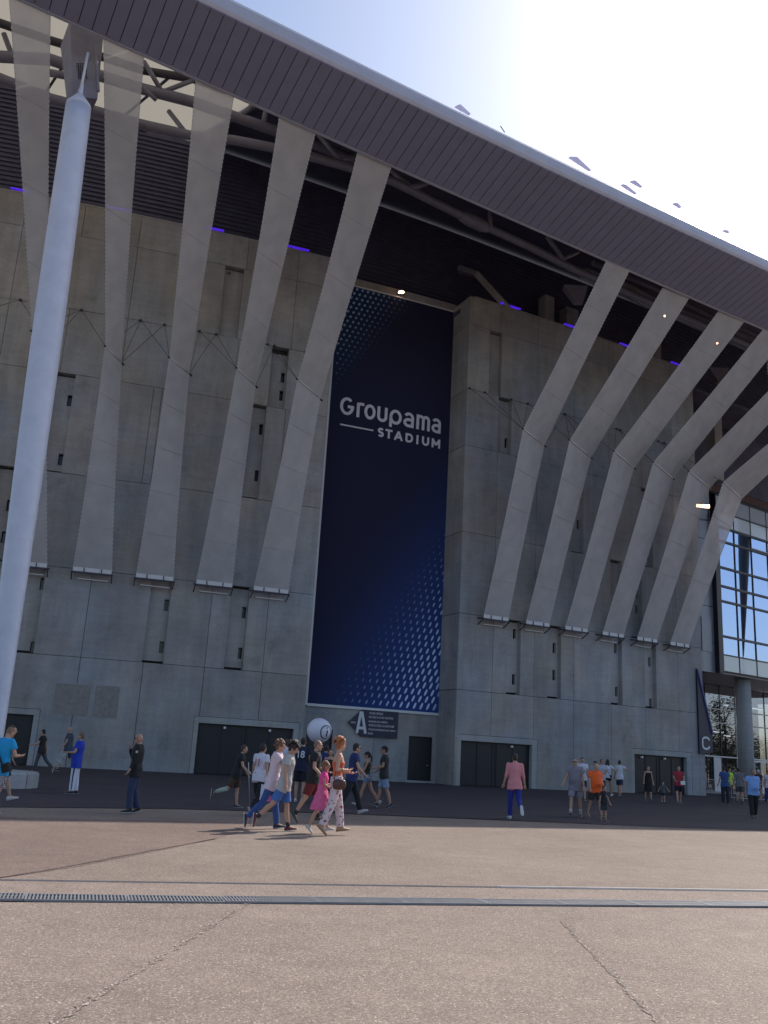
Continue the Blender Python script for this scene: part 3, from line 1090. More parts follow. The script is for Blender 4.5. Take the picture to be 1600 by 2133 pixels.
def fstrip(C, bl, br, kl, kr, tl, tr, label, anchors):
    """bl/br bottom corners (u,z); kink and top corners are world points"""
    off = .62
    BL, BR = W(C, bl[0], off, bl[1]), W(C, br[0], off, br[1])
    root = tag(empty('facade_strip', (BL + BR) / 2), label, 'facade strip', 'pale perforated membrane strips stretched up the stadium facade')

    def panel(name, a, b, c, d, n):
        vs, fs = [], []
        nrm = (b - a).cross(c - a).normalized()
        for i in range(n + 1):
            s = i / n
            l_, r_ = a.lerp(c, s), b.lerp(d, s)
            wv = (r_ - l_)
            # cable edges bow slightly inwards
            q = .030 * sin(pi * s)
            l2, r2 = l_ + wv * q, r_ - wv * q
            for k in range(3):
                p = l2.lerp(r2, k / 2)
                vs.append(p)
        for i in range(n):
            for k in range(2):
                fs.append((i * 3 + k, i * 3 + k + 1, i * 3 + k + 4, i * 3 + k + 3))
        o = mobj(name, vs, fs, M['fabric'], root, smooth=True)
        return o, [vs[i * 3] for i in range(n + 1)], [vs[i * 3 + 2] for i in range(n + 1)]
    o1, L1, R1 = panel('lower_membrane', BL, BR, kl, kr, 16)
    o2, L2, R2 = panel('upper_membrane', kl, kr, tl, tr, 14)
    # welded seams across the fabric
    g = MB()
    for (a, b, c, d, n) in ((BL, BR, kl, kr, 5), (kl, kr, tl, tr, 4)):
        for i in range(1, n):
            s = i / n
            g.tube([a.lerp(c, s) * .97 + b.lerp(d, s) * .03 - Vector((0, .02, 0)), b.lerp(d, s) * .97 + a.lerp(c, s) * .03 - Vector((0, .02, 0))], .012, 4)
    g.build('fabric_seam', M['seamfab'], root)['kind'] = 'stuff'
    # edge cables with lacing
    for Ls in (L1 + L2[1:], R1 + R2[1:]):
        MB().tube(Ls, .012, 5).build('edge_cable', M['seamfab'], root)
        g = MB()
        dist = 0
        for i in range(len(Ls) - 1):
            seg = Ls[i + 1] - Ls[i]
            n = max(1, int(seg.length / .19))
            for k in range(n):
                p = Ls[i] + seg * (k + .5) / n
                g.beam(p - seg.normalized() * .034, p + seg.normalized() * .034, .034, .03)
        g.build('lacing', M['pale'], root)['kind'] = 'stuff'
    # kink bar and foot frame
    dk = (kr - kl).normalized()
    MB().tube([kl + (kr - kl) * .06 - Vector((0, .06, 0)), kl.lerp(kr, .94) - Vector((0, .06, 0))], .045, 8).build('kink_bar', M['paletube'], root, smooth=True)
    MB().beam(kr, kr + dk * .28, .10, .08).build('cable_clamp', M['wire'], root)
    MB().beam(kl, kl - dk * .10, .10, .08).build('cable_clamp', M['wire'], root)
    uc0, uc1 = bl[0] - .07, br[0] + .07
    zc = (bl[1] + br[1]) / 2
    MB().arcbox(C, uc0, uc1, off + .05, off - .06, zc - .26, zc - .17).build('foot_beam', M['wire'], root)
    MB().arcbox(C, uc0 + .07, uc1 - .07, off + .03, off - .03, zc - .17, zc + .06).build('foot_plate', M['paletube'], root)
    for s in (.3, .72):
        u = uc0 + (uc1 - uc0) * s
        MB().arcbox(C, u - .025, u + .025, off + .07, off + .03, zc - .20, zc + .05).build('foot_clamp', M['wire'], root)
    for u in (uc0 + .02, uc1 - .02):
        g = MB()
        g.beam(W(C, u, 0, zc - .10), W(C, u, off + .1, zc - .22), .07, .09)
        g.beam(W(C, u, 0, zc - .55), W(C, u, off, zc - .26), .05, .05)
        g.build('foot_bracket', M['wire'], root)
    MB().arcbox(C, uc0 + .35, uc1 - .2, .16, .06, zc - .52, zc - .47).build('lamp_tray', M['pale'], root)
    # stay wires from the kink back to the wall
    for (u, z), end in anchors:
        p = W(C, u, .02, z)
        q = kl if end == 'l' else kr
        MB().tube([p, q], .015, 5).build('stay_wire', M['wire'], root)
        MB().ball(p + (q - p).normalized() * .08, .08, n=8, m=6).build('wall_anchor', M['wire'], root, smooth=True)
    return root


M['seamfab'] = mat('fabric_seam', (.40, .39, .40), .8)
M['paletube'] = mat('pale_tube', (.60, .60, .62), .5)


def bot(C, c, z, w_):
    return (c - w_ / 2, z), (c + w_ / 2, z)


def kpt(p): return pz(p[0], p[1], ZK)


def tpt(p): return pz(p[0], p[1], ZT)


sa = [(-8.05, (-62, 655), (-40, 682), (-185, -100), (-92, -55), 'pale membrane strip cut by the left edge of the picture', [(-7.42, 'l'), (-10.8, 'l')]),
      (-4.70, (66, 690), (100, 717), (19, -10), (105, 32), 'pale membrane strip crossed by the white mast, leftmost one seen whole', [(-7.42, 'r'), (-4.0, 'r'), (-4.0, 'l')]),
      (-1.31, (219.7, 721.5), (253, 755.7), (216, 78), (300, 118), 'first membrane strip to the right of the white mast', [(-4.0, 'l'), (-.58, 'r'), (.84, 'r'), (-.58, 'l')]),
      (2.05, (353, 745), (394, 778.5), (408, 165), (487, 202), 'second membrane strip to the right of the white mast', [(-.58, 'l'), (.84, 'l'), (2.93, 'r'), (3.96, 'r')]),
      (5.38, (493, 767), (532, 803.7), (582, 243), (657, 277), 'third membrane strip to the right of the white mast', [(2.93, 'l'), (3.96, 'l'), (7.65, 'r')]),
      (8.68, (620, 790.6), (667, 831), (745, 317), (815, 347), 'membrane strip directly beside the navy banner, overlapping its upper left corner', [(7.65, 'l'), (7.2, 'l'), (9.66, 'l')])]
for c, kl, kr, tl, tr, lab, an in sa:
    b0, b1 = bot(A, c, 10.56, 2.04)
    fstrip(A, b0, b1, kpt(kl), kpt(kr), tpt(tl), tpt(tr), lab, [((u, 26.12), e_) for u, e_ in an])


def eT(t): return E(t, n_in(t) - .05, ZT)


sb = [(26.84, (1090, 894), (1134, 928), (1264, 542), (1312, 562), 'first membrane strip right of the banner', [(24.61, 'l'), (25.85, 'l'), (28.08, 'l'), (29.47, 'l'), (32.75, 'r')]),
      (30.13, (1187, 917), (1231, 953), (1381, 599), (1436, 620), 'second membrane strip right of the banner', [(29.47, 'l'), (32.75, 'l'), (32.75, 'r')]),
      (33.35, (1279, 940), (1321, 975), (1497, 648), (1551, 669), 'third membrane strip right of the banner', [(32.75, 'l'), (38.02, 'r'), (37.67, 'l')]),
      (36.60, (1361, 963), (1402, 997), 50.3, 52.6, 'fourth membrane strip right of the banner', [(38.02, 'l'), (37.67, 'l'), (42.6, 'r')]),
      (39.80, (1435, 982), (1478, 1017), 55.3, 57.8, 'fifth membrane strip right of the banner', [(42.6, 'l'), (42.0, 'l')]),
      (43.04, (1506, 1005), (1545, 1039), 60.6, 63.2, 'sixth membrane strip right of the banner, ending beside the glazed front', [(42.6, 'l'), (45.2, 'r')])]
for c, kl, kr, tl, tr, lab, an in sb:
    b0, b1 = bot(B, c, 10.56, 1.88)
    fstrip(B, b0, b1, kpt(kl), kpt(kr), tpt(tl) if isinstance(tl, tuple) else eT(tl), tpt(tr) if isinstance(tr, tuple) else eT(tr), lab, [((u, 26.12), e_) for u, e_ in an])

# ================================================================== GLAZED FRONT AT THE RIGHT
_th = radians(36)
_p = pz(1503, 1397, 9.2)
G = (_p.xy.dot(Vector((-sin(_th), cos(_th)))), _th, 0.0)
M['pane'] = M['glass']
M['spandrel'] = mat('pale_glass_panel', (.52, .57, .60), .12, 0, coat=.6, rnd=.05)
M['louvre'] = mat('grey_louvre', (.33, .34, .38), .45, .5)
M['greypanel'] = mat('grey_composite_panel', (.17, .18, .22), .35, .3, var=.05, rnd=.06)
M['frame'] = mat('dark_frame', (.015, .013, .022), .4, .3)
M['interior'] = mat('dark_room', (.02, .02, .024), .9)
gu0 = hit(G, 1503, 1380)[0]
gsp = (hit(G, 1577, 1393)[0] - gu0) / 2
ZG = [9.2, 10.47, 11.9, 14.65, 15.85, 17.35, 19.5, 20.65, 21.9, 23.25]
front = tag(empty('glass_front', W(G, gu0 + 4, 0, 9)), 'blue mirrored glass front with dark frame to the right of the concrete wall', 'building')
NC = 9
for i in range(NC):
    a, b = gu0 + i * gsp, gu0 + (i + 1) * gsp
    for j in range(len(ZG) - 1):
        z0, z1 = ZG[j], ZG[j + 1]
        if j == 8:
            o = MB().arcbox(G, a + .03, b - .03, -.02, -.08, z0 + .05, z1 - .02).build('louvre_panel', M['louvre'], front)
            g = MB()
            for k in range(9):
                zz = z0 + .12 + k * (z1 - z0 - .2) / 9
                g.arcbox(G, a + .05, b - .05, .03, -.018, zz, zz + .07)
            g.build('louvre_slats', M['louvre'], front)['kind'] = 'stuff'
        elif j in (0, 7):
            MB().arcbox(G, a + .03, b - .03, 0, -.05, z0 + .03, z1 - .05).build('spandrel', M['spandrel'], front)
        else:
            o = MB().arcbox(G, a + .03, b - .03, -.02, -.05, z0 + .05, z1 - .05).build('pane', M['pane'], front)
    MB().arcbox(G, a - .03, a + .03, .05, -.12, ZG[0], ZG[-1]).build('mullion', M['frame'], front)
for j, z in enumerate(ZG):
    h = .10 if 1 < j < 8 else .045
    MB().arcbox(G, gu0 + .03, gu0 + NC * gsp, .09, -.10, z - h, z + h * .6).build('transom', M['frame'], front)
MB().arcbox(G, gu0 - .62, gu0 - .03, .25, -.6, 9.0, 21.6).build('jamb_fin', M['frame'], front)
MB().arcbox(G, gu0 + 1.6 * gsp - .1, gu0 + 1.6 * gsp + .1, .02, .0, 0, .1) if False else None
# opening sash near the top
u_ = gu0 + gsp
MB().arcbox(G, u_ + gsp * 1.0 + .05, u_ + gsp * 2 - .05, .04, -.01, 19.62, 19.70).build('sash_frame', M['louvre'], front)
MB().arcbox(G, gu0 - .8, gu0 + NC * gsp, -.16, -6.2, 9.02, 9.18).build('overhang_soffit', M['greypanel'], front)
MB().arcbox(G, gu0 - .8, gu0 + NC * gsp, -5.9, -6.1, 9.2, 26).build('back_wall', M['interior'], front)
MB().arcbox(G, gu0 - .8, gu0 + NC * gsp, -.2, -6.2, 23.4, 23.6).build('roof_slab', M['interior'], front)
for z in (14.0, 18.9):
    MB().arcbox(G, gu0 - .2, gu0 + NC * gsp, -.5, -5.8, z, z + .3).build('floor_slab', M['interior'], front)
# grey panels between the concrete and the dark jamb
zz = [8.95, 11.2, 14.0, 16.6, 19.3, 21.7, 24.0]
for j in range(6):
    for (a, b) in ((gu0 - 2.15, gu0 - .64), (gu0 - 4.6, gu0 - 2.17)):
        MB().arcbox(G, a, b, -.12, -.2, zz[j] + .02, zz[j + 1] - .02).build('cladding_panel', M['greypanel'], front)
pa, pb = hit(G, 1462, 1355, -.12), hit(G, 1480, 1288, -.12)
MB().arcbox(G, pa[0], pb[0], -.05, -.118, pa[1], pb[1]).build('hatch', M['greypanel'], front)
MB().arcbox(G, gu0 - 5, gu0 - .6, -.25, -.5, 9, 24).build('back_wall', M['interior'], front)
# entrance level, set back six metres
G2 = (G[0] + 6.0, G[1], 0.0)
ent = tag(empty('entrance_glazing', W(G2, gu0 + 14, 0, 0)), 'dark set-back entrance glazing under the overhanging glass front', 'entrance')
ux = [hit(G2, x, 1500)[0] for x in (1440, 1470, 1500, 1532)]
sp2 = ux[3] - ux[2]
ux += [ux[3] + sp2 * k for k in range(1, 9)]
zr = [0.05, 3.0, 5.8, 6.95, 9.0]
for i in range(len(ux) - 1):
    for j in range(4):
        MB().arcbox(G2, ux[i] + .03, ux[i + 1] - .03, 0, -.03, zr[j] + .03, zr[j + 1] - .03).build('pane', M['glass2'], ent)
    MB().arcbox(G2, ux[i] - .03, ux[i] + .03, .04, -.08, 0, 9).build('mullion', M['frame' if i != 3 else 'louvre'], ent)
for z, m in ((3.0, 'pale'), (5.8, 'louvre'), (6.95, 'louvre')):
    MB().arcbox(G2, ux[0], ux[-1], .07, -.04, z - .05, z + .05).build('transom', M[m], ent)
a, b = hit(G2, 1485, 1600)[0], hit(G2, 1500, 1600)[0]
MB().arcbox(G2, a, b, .14, .08, .1, 2.92).build('pale_panel', M['pale'], ent)
a, b = hit(G2, 1569, 1600)[0], hit(G2, 1583, 1600)[0]
for k in range(4):
    a_, b2 = a + k * (b - a), a + (k + 1) * (b - a)
    g = MB()
    g.arcbox(G2, a_, a_ + .07, .16, .08, .06, 2.9)
    g.arcbox(G2, b2 - .07, b2, .16, .08, .06, 2.9)
    g.arcbox(G2, a_ + .07, b2 - .07, .16, .08, 2.75, 2.9)
    g.arcbox(G2, a_ + .07, b2 - .07, .16, .08, .06, .3)
    g.build('door_frame', M['pale'], ent)
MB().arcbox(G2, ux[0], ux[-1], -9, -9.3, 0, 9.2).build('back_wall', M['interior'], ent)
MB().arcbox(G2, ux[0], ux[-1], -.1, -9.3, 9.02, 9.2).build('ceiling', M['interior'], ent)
MB().arcbox(G2, ux[0], ux[-1], .6, .2, 0, .16).build('door_step', M['conc_frame'], ent)
M['tubelight'] = mat('tube_light', (1, 1, 1), .4, emit=(1, .93, .8), estr=2.2)
for k, (px, py, w_, wh) in enumerate([(1496, 1526, 1.5, 'at mid height, left of the round column'), (1515, 1534, .9, 'the short one left of the column'), (1513, 1470, .5, 'highest one, above the reflected tree'), (1577, 1478, 1.9, 'right of the round column')]):
    u, z = hit(G2, px, py, -1.4)
    c = W(G2, u, -1.4, z)
    o = tag(empty('ceiling_light', c), 'lit tube lamp behind the entrance glass, ' + wh, 'ceiling light')
    MB().arcbox(G2, u - w_ / 2, u + w_ / 2, -1.35, -1.45, z, z + .09).build('tube', M['tubelight'], o)
    MB().arcbox(G2, u - w_ / 2, u + w_ / 2, -1.32, -1.5, z + .1, z + .16).build('tray', M['louvre'], o)
# round concrete column
cu = hit(G, 1553.5, 1560, -1.3)[0]
cc = W(G, cu, -1.3, 0)
colm = tag(empty('round_column', cc), 'thick round concrete column under the overhang of the glass front', 'column')
g = MB()
g.tube([cc, cc + Vector((0, 0, 9.0))], .60, 32)
g.build('shaft', M['conc_frame'], colm, smooth=True)
MB().tube([cc, cc + Vector((0, 0, .12))], .64, 32).build('base_ring', M['metal'], colm)
# lamp on an arm beside the strips
u, z = hit(G, 1462, 1055, 1.5)
c = W(G, u, 1.5, z)
o = tag(empty('area_light', c), 'glowing white lamp on a horizontal arm left of the louvres over the glass front', 'lamp')
MB().box(c.x - .42, c.x + .5, c.y - .2, c.y + .2, c.z, c.z + .10).build('housing', M['frame'], o)
MB().box(c.x - .48, c.x + .5, c.y - .24, c.y - .205, c.z - .14, c.z + .09).build('lamp_glass', M['warmlamp'], o)
MB().beam(c + Vector((.5, 0, .05)), W(G, gu0 - .9, -.1, z - .2), .09, .09).build('arm', M['frame'], o)
for px, py, nm in ((1390, 660, 'second'), (1500, 717, 'third')):
    u, z = hit(B, px, py, -1.5)
    c = W(B, u, -1.5, z)
    o = tag(empty('spotlight', c), 'tiny white spotlight under the roof seen through the ' + nm + ' strip right of the banner', 'spotlight')
    MB().ball(c, .09).build('lamp_glass', M['warmlamp'], o, smooth=True)
    MB().beam(c + Vector((0, .1, 0)), c + Vector((0, 1.4, 1.6)), .08, .08).build('bracket', M['frame'], o)


# things out of frame to the right that the glass mirrors
def mirror(C, p):
    n, t = nt(C)
    d = C[0] - p.xy.dot(n)
    q = p.xy + n * 2 * d
    return Vector((q.x, q.y, p.z))


u, z = hit(G, 1549, 1366, -22)
tipv = mirror(G, W(G, u, -22, z))
u, z = hit(G, 1551, 1060, -22)
topv = mirror(G, W(G, u, -22, z))
o = tag(empty('roof_mast', (tipv.x, tipv.y, 0)), 'shade-painted tapering mast out of sight on the right, mirrored in the glass front', 'mast')
M['mastdark'] = mat('mast_shade_paint', (.09, .10, .11), .5)  # shaded side of the mast put into its dark colour
MB().tube([tipv, tipv.lerp(topv, .6), topv, topv + (topv - tipv) * .4], [.08, .62, .80, .7], 20).build('shaft', M['mastdark'], o, smooth=True)
MB().tube([Vector((tipv.x, tipv.y, 0)), Vector((tipv.x, tipv.y, .6)), tipv], [.9, .8, .07], 20).build('foot', M['mastdark'], o, smooth=True)


def tree(base, H, rc, label, seed, m_leaf, m_bark, nl=2600, low=.25):
    rnd = random.Random(seed)
    o = tag(empty('broadleaf_tree', base), label, 'tree', 'trees beyond the right edge of the plaza')
    g = MB()
    g.tube([base, base + Vector((.1, 0, H * .3)), base + Vector((-.1, .1, H * .62)), base + Vector((0, 0, H * .9))], [.28, .22, .13, .04], 8)
    tips = []
    for k in range(16):
        a = rnd.uniform(0, 2 * pi)
        z0 = rnd.uniform(low, .75) * H
        r = rc * rnd.uniform(.5, .95) * (1.1 - (z0 / H) * .6)
        e = base + Vector((cos(a) * r, sin(a) * r, z0 + rnd.uniform(.08, .25) * H))
        g.tube([base + Vector((0, 0, z0)), (base + Vector((0, 0, z0))).lerp(e, .5) + Vector((0, 0, .2)), e], [.09, .05, .02], 5)
        tips.append(e)
    tips.append(base + Vector((0, 0, H * .95)))
    g.build('trunk', m_bark, o)
    g = MB()
    for k in range(nl):
        c = rnd.choice(tips) + Vector((rnd.gauss(0, rc * .22), rnd.gauss(0, rc * .22), rnd.gauss(0, H * .07)))
        s = rnd.uniform(.10, .22)
        rt = Matrix.Rotation(rnd.uniform(0, 6.28), 3, 'Z') @ Matrix.Rotation(rnd.uniform(0, 3.1), 3, 'X')
        g.add([c + rt @ Vector(v) for v in ((-s, 0, 0), (0, -s * .5, 0), (s, 0, 0), (0, s * .5, .04))], [(0, 1, 2, 3)])
    g.build('crown', m_leaf, o)


M['leaf'] = mat('leaf', (.045, .075, .022), .6, rnd=.1, var=.3, vscale=1)
M['bark'] = mat('bark', (.07, .055, .04), .9, var=.3, vscale=6)
for k, (px, top_, dist) in enumerate([(1507, 1458, -26), (1590, 1545, -34), (1478, 1538, -38), (1535, 1548, -36), (1620, 1540, -40), (1560, 1530, -46), (1500, 1545, -44)]):
    u, z = hit(G2, px, top_, dist)
    v = mirror(G2, W(G2, u, dist, 0))
    v.z = 0
    tree(v, z, 2.6 if k == 0 else 3.4, 'leafy tree beyond the right edge of the picture, mirrored in the entrance glass' if k == 0 else 'bushy low tree mirrored in the entrance glass, ' + ('', 'right of the column', 'by the wall corner', 'just left of the column', 'farthest right', 'behind the column', 'under the tall tree')[k], 5 + k, M['leaf'], M['bark'], 2600, .12 if k else .25)
# crowd barriers by the entrance
def barrier(px0, py0, px1, py1, label):
    p, q = pz(px0, py0, 0), pz(px1, py1, 0)
    p.z = q.z = 0
    q = p + (q - p).normalized() * 2.4
    o = tag(empty('crowd_barrier', p), label, 'barrier', 'metal crowd barriers by the entrance')
    up = Vector((0, 0, 1))
    MB().tube([p + up * .2, p + up * 1.1, q + up * 1.1, q + up * .2, p + up * .2], .022, 6).build('frame', M['metal'], o)
    g = MB()
    for i in range(1, 17):
        c = p.lerp(q, i / 17)
        g.tube([c + up * .2, c + up * 1.1], .008, 4)
    g.build('bars', M['metal'], o)['kind'] = 'stuff'
    d = (q - p).normalized()
    nn = Vector((-d.y, d.x, 0))
    for c in (p + d * .3, q - d * .3):
        MB().tube([c - nn * .35, c - nn * .1 + up * .2, c + nn * .1 + up * .2, c + nn * .35], .02, 6).build('foot', M['metal'], o)


barrier(1474, 1652, 1500, 1653, 'grey metal crowd barrier near the corner of the concrete wall')
barrier(1524, 1668, 1570, 1671, 'shiny metal crowd barrier behind the visitors below the round column')

# ================================================================== BANNER, SIGNS, BALLOON
def smooth(a, b, x):
    x = max(0, min(1, (x - a) / (b - a)))
    return x * x * (3 - 2 * x)


def attr_mat(name, rough):
    m = bpy.data.materials.new(name)
    m.use_nodes = True
    n, l = m.node_tree.nodes, m.node_tree.links
    at = n.new('ShaderNodeAttribute')
    at.attribute_name = 'print'
    l.new(at.outputs['Color'], n['Principled BSDF'].inputs['Base Color'])
    n['Principled BSDF'].inputs['Roughness'].default_value = rough
    n['Principled BSDF'].inputs['Specular IOR Level'].default_value = .15
    return m


M['print'] = attr_mat('printed_vinyl', .8)
M['letters'] = mat('white_print', (.60, .60, .66), .6)
UB0, UB1, ZB0, ZB1 = 12.02, 21.0, 4.36, 32.72


def prin(u, z):
    """printed background colour of the banner (navy with two blue glows)"""
    x = (u - 12) / 9
    d = ((u - 21) * .62 - (z - 17.5) * .36)          # into lower right
    k = smooth(-3.0, 4.2, d) * smooth(3.5, 5.0, z + 1.5)
    d2 = ((z - 27.0) * .5 - (u - 12) * .75)
    k2 = smooth(-2.2, 2.5, d2)
    base = Vector((.0215, .0225, .054))
    c = base.lerp(Vector((.027, .066, .245)), k * .95)
    c = c.lerp(Vector((.014, .045, .12)), k2 * .9)
    return c


ban = tag(empty('banner', W(R, 16.5, 0, 4.3)), 'tall navy blue banner with white lettering and blue dot pattern between the concrete walls', 'banner')
NU, NZ = 30, 90
vs, fs, cols = [], [], []
for j in range(NZ + 1):
    for i in range(NU + 1):
        u, z = UB0 + (UB1 - UB0) * i / NU, ZB0 + (ZB1 - ZB0) * j / NZ
        vs.append(W(R, u, .085 + .010 * sin(u * 1.9) * sin(z * .31) + .004 * sin(u * 5 + z * .7), z))
        cols.append(prin(u, z))
for j in range(NZ):
    for i in range(NU):
        a = j * (NU + 1) + i
        fs.append((a, a + 1, a + NU + 2, a + NU + 1))
o = mobj('printed_sheet', vs, fs, M['print'], ban, smooth=True)
at = o.data.attributes.new('print', 'FLOAT_COLOR', 'POINT')
for i, c in enumerate(cols): at.data[i].color = (*c, 1)
fr = M['pale']
for a, b, z0, z1, nm in ((UB0 - .12, UB0, ZB0 - .1, ZB1 + .1, 'frame_side'), (UB1, UB1 + .12, ZB0 - .1, ZB1 + .1, 'frame_side'), (UB0, UB1, ZB0 - .16, ZB0, 'frame_bottom'), (UB0, UB1, ZB1, ZB1 + .1, 'frame_top')):
    MB().arcbox(R, a, b, .13, .0, z0, z1).build(nm, fr, ban)
# printed dots
vs, fs, cols = [], [], []


def dot(u, z, a, b, tilt, col):
    k = len(vs)
    n = 8
    for i in range(n):
        t = 2 * pi * i / n
        x, y = a * cos(t), b * sin(t)
        vs.append(W(R, u + x + y * tilt, .102, z + y))
        cols.append(col)
    fs.append(tuple(range(k, k + n)))


wht = Vector((.58, .68, .92))
r = 0
z = ZB0 + .35
while z < 19.5:
    u = UB0 + (r % 2) * .21 - .4 + (r * .137) % .42
    while u < UB1 - .15:
        if u > UB0 + .2:
            # boundary of the pattern runs diagonally from lower left up to the right edge
            d = (u - 21) * .62 - (z - 17.5) * .36
            k = smooth(-.6, 4.2, d)
            kr = 1 - .75 * smooth(20.2, 21.2, u + (6 - z) * .12)
            s = k * kr
            if s > .03:
                dot(u, z, .034 + .054 * k, .08 + .15 * k, .42, prin(u, z).lerp(wht, min(1, s * 1.15)))
        u += .47
    z += .44
    r += 1
r = 0
z = 25.0
while z < ZB1 - .1:
    u = UB0 + .15 + (r * .19) % .40
    while u < 18.5:
        d = (z - 27.2) * .55 - (u - 12) * .78
        k = smooth(-1.9, 1.6, d)
        if k > .04:
            dot(u, z, .06 + .035 * k, .07 + .04 * k, .2, prin(u, z).lerp(Vector((.28, .42, .62)), k))
        u += .40
    z += .36
    r += 1
o = mobj('printed_dots', vs, fs, M['print'], ban)
at = o.data.attributes.new('print', 'FLOAT_COLOR', 'POINT')
for i, c in enumerate(cols): at.data[i].color = (*c, 1)
o['kind'] = 'stuff'


def ribbon(paths, w, fmap):
    """thick strokes (2-D polylines) -> verts, faces mapped by fmap; each stroke a quad strip"""
    V, Fc = [], []
    for pth in paths:
        pth = [Vector(p) for p in pth]
        k = len(V)
        for i, p in enumerate(pth):
            a, b = pth[max(i - 1, 0)], pth[min(i + 1, len(pth) - 1)]
            d1 = (p - a).normalized() if i > 0 else (b - p).normalized()
            d2 = (b - p).normalized() if i < len(pth) - 1 else d1
            d = (d1 + d2).normalized()
            nn = Vector((-d.y, d.x)) / max(.5, d.dot(d1))
            V += [p + nn * w / 2, p - nn * w / 2]
        for i in range(len(pth) - 1):
            Fc.append((k + 2 * i, k + 2 * i + 1, k + 2 * i + 3, k + 2 * i + 2))
    return [fmap(v.x, v.y) for v in V], Fc


def arc(cx, cy, rx, ry, a0, a1, n=16):
    return [(cx + rx * cos(radians(a0 + (a1 - a0) * i / n)), cy + ry * sin(radians(a0 + (a1 - a0) * i / n))) for i in range(n + 1)]


def zx(x, y): return hit(R, 620 + x / 2.269, 560 + y / 2.269, .11)


# lettering survey: left/right bounds on the banner
uG = zx(202, 650)[0]
zbase = (zx(235, 690)[1] + zx(650, 776)[1]) / 2
zcap = zx(235, 607)[1]
zx_h = (zx(345, 640)[1] + zx(655, 708)[1]) / 2


def ub(x): return zx(x, 650 + (x - 202) * .19)[0]


Wd = .205
xh = zx_h - zbase
L = {}
def letter(ch, x0, x1):
    a, b = ub(x0), ub(x1)
    h = Wd / 2
    z0, z1 = zbase + h, zx_h - h
    m, r_ = (a + b) / 2, (b - a) / 2 - h
    cz, rz = (z0 + z1) / 2, (z1 - z0) / 2
    if ch == 'G':
        zt = zcap - h
        c2, r2 = (z0 + zt) / 2, (zt - z0) / 2
        S_ = [arc(m, c2, r_, r2, 48, 352, 26) + [(b - h, c2 - .05)], [(b, c2 - .02), (m + .05, c2 - .02)]]
    elif ch == 'r':
        S_ = [[(a + h, z0 - h), (a + h, z1 + h * .6)], arc(a + h + r_ * 1.15, z1 - r_ * 1.05, r_ * 1.15, r_ * 1.05, 175, 82, 10) + [(b, z1)]]
    elif ch == 'o':
        S_ = [arc(m, cz, r_, rz, 0, 360, 28)]
    elif ch == 'u':
        S_ = [[(a + h, z1 + h), (a + h, z0 + r_)] + arc(m, z0 + r_, r_, r_, 180, 360, 12)[1:] + [(b - h, z1 + h)]]
    elif ch == 'p':
        S_ = [arc(m, cz, r_, rz, 0, 360, 28), [(a + h, cz), (a + h, z0 - h - (zcap - zx_h) * 1.25)]]
    elif ch == 'a':
        zb = cz + .02
        S_ = [arc(m + .01, z1 - r_, r_, r_, 152, 90, 6)[:] + arc(m + .01, z1 - r_, r_, r_, 90, 0, 8)[1:] + [(b - h, z0 - h)],
              [(b - h, zb), (m, zb)] + arc(m, (z0 + zb) / 2, r_, (zb - z0) / 2, 90, 270, 12)[1:] + [(b - h, z0)]]
    elif ch == 'm':
        q = (b - a - Wd) / 2
        rr = q / 2
        S_ = [[(a + h, z0 - h), (a + h, z1 + h)], arc(a + h + rr, z1 - rr, rr, rr, 180, 0, 12) + [(a + h + q, z0 - h)], arc(a + h + q + rr, z1 - rr, rr, rr, 180, 0, 12) + [(b - h, z0 - h)]]
    V, Fc = ribbon(S_, Wd, lambda x, y: W(R, x, .108, y))
    # separate strokes a hair apart in depth so that they never share a plane
    mobj('letter', V, Fc, M['letters'], ban)


for ch, x0, x1 in (('G', 200, 266), ('r', 279, 313), ('o', 315, 368), ('u', 376, 424), ('p', 434, 492), ('a', 500, 549), ('m', 561, 625), ('a', 633, 676)):
    letter(ch, x0, x1)
u0, z0 = zx(201, 732)
u1, z1 = zx(357, 766)
MB().arcbox(R, u0, u1, .112, .104, (z0 + z1) / 2 - .05, (z0 + z1) / 2 + .05).build('underline', M['letters'], ban)
zs0 = (zx(392, 795)[1] + zx(655, 846)[1]) / 2
zs1 = (zx(392, 752)[1] + zx(655, 803)[1]) / 2
w2 = .15
h = w2 / 2


def us(x): return zx(x, 775 + (x - 378) * .18)[0]


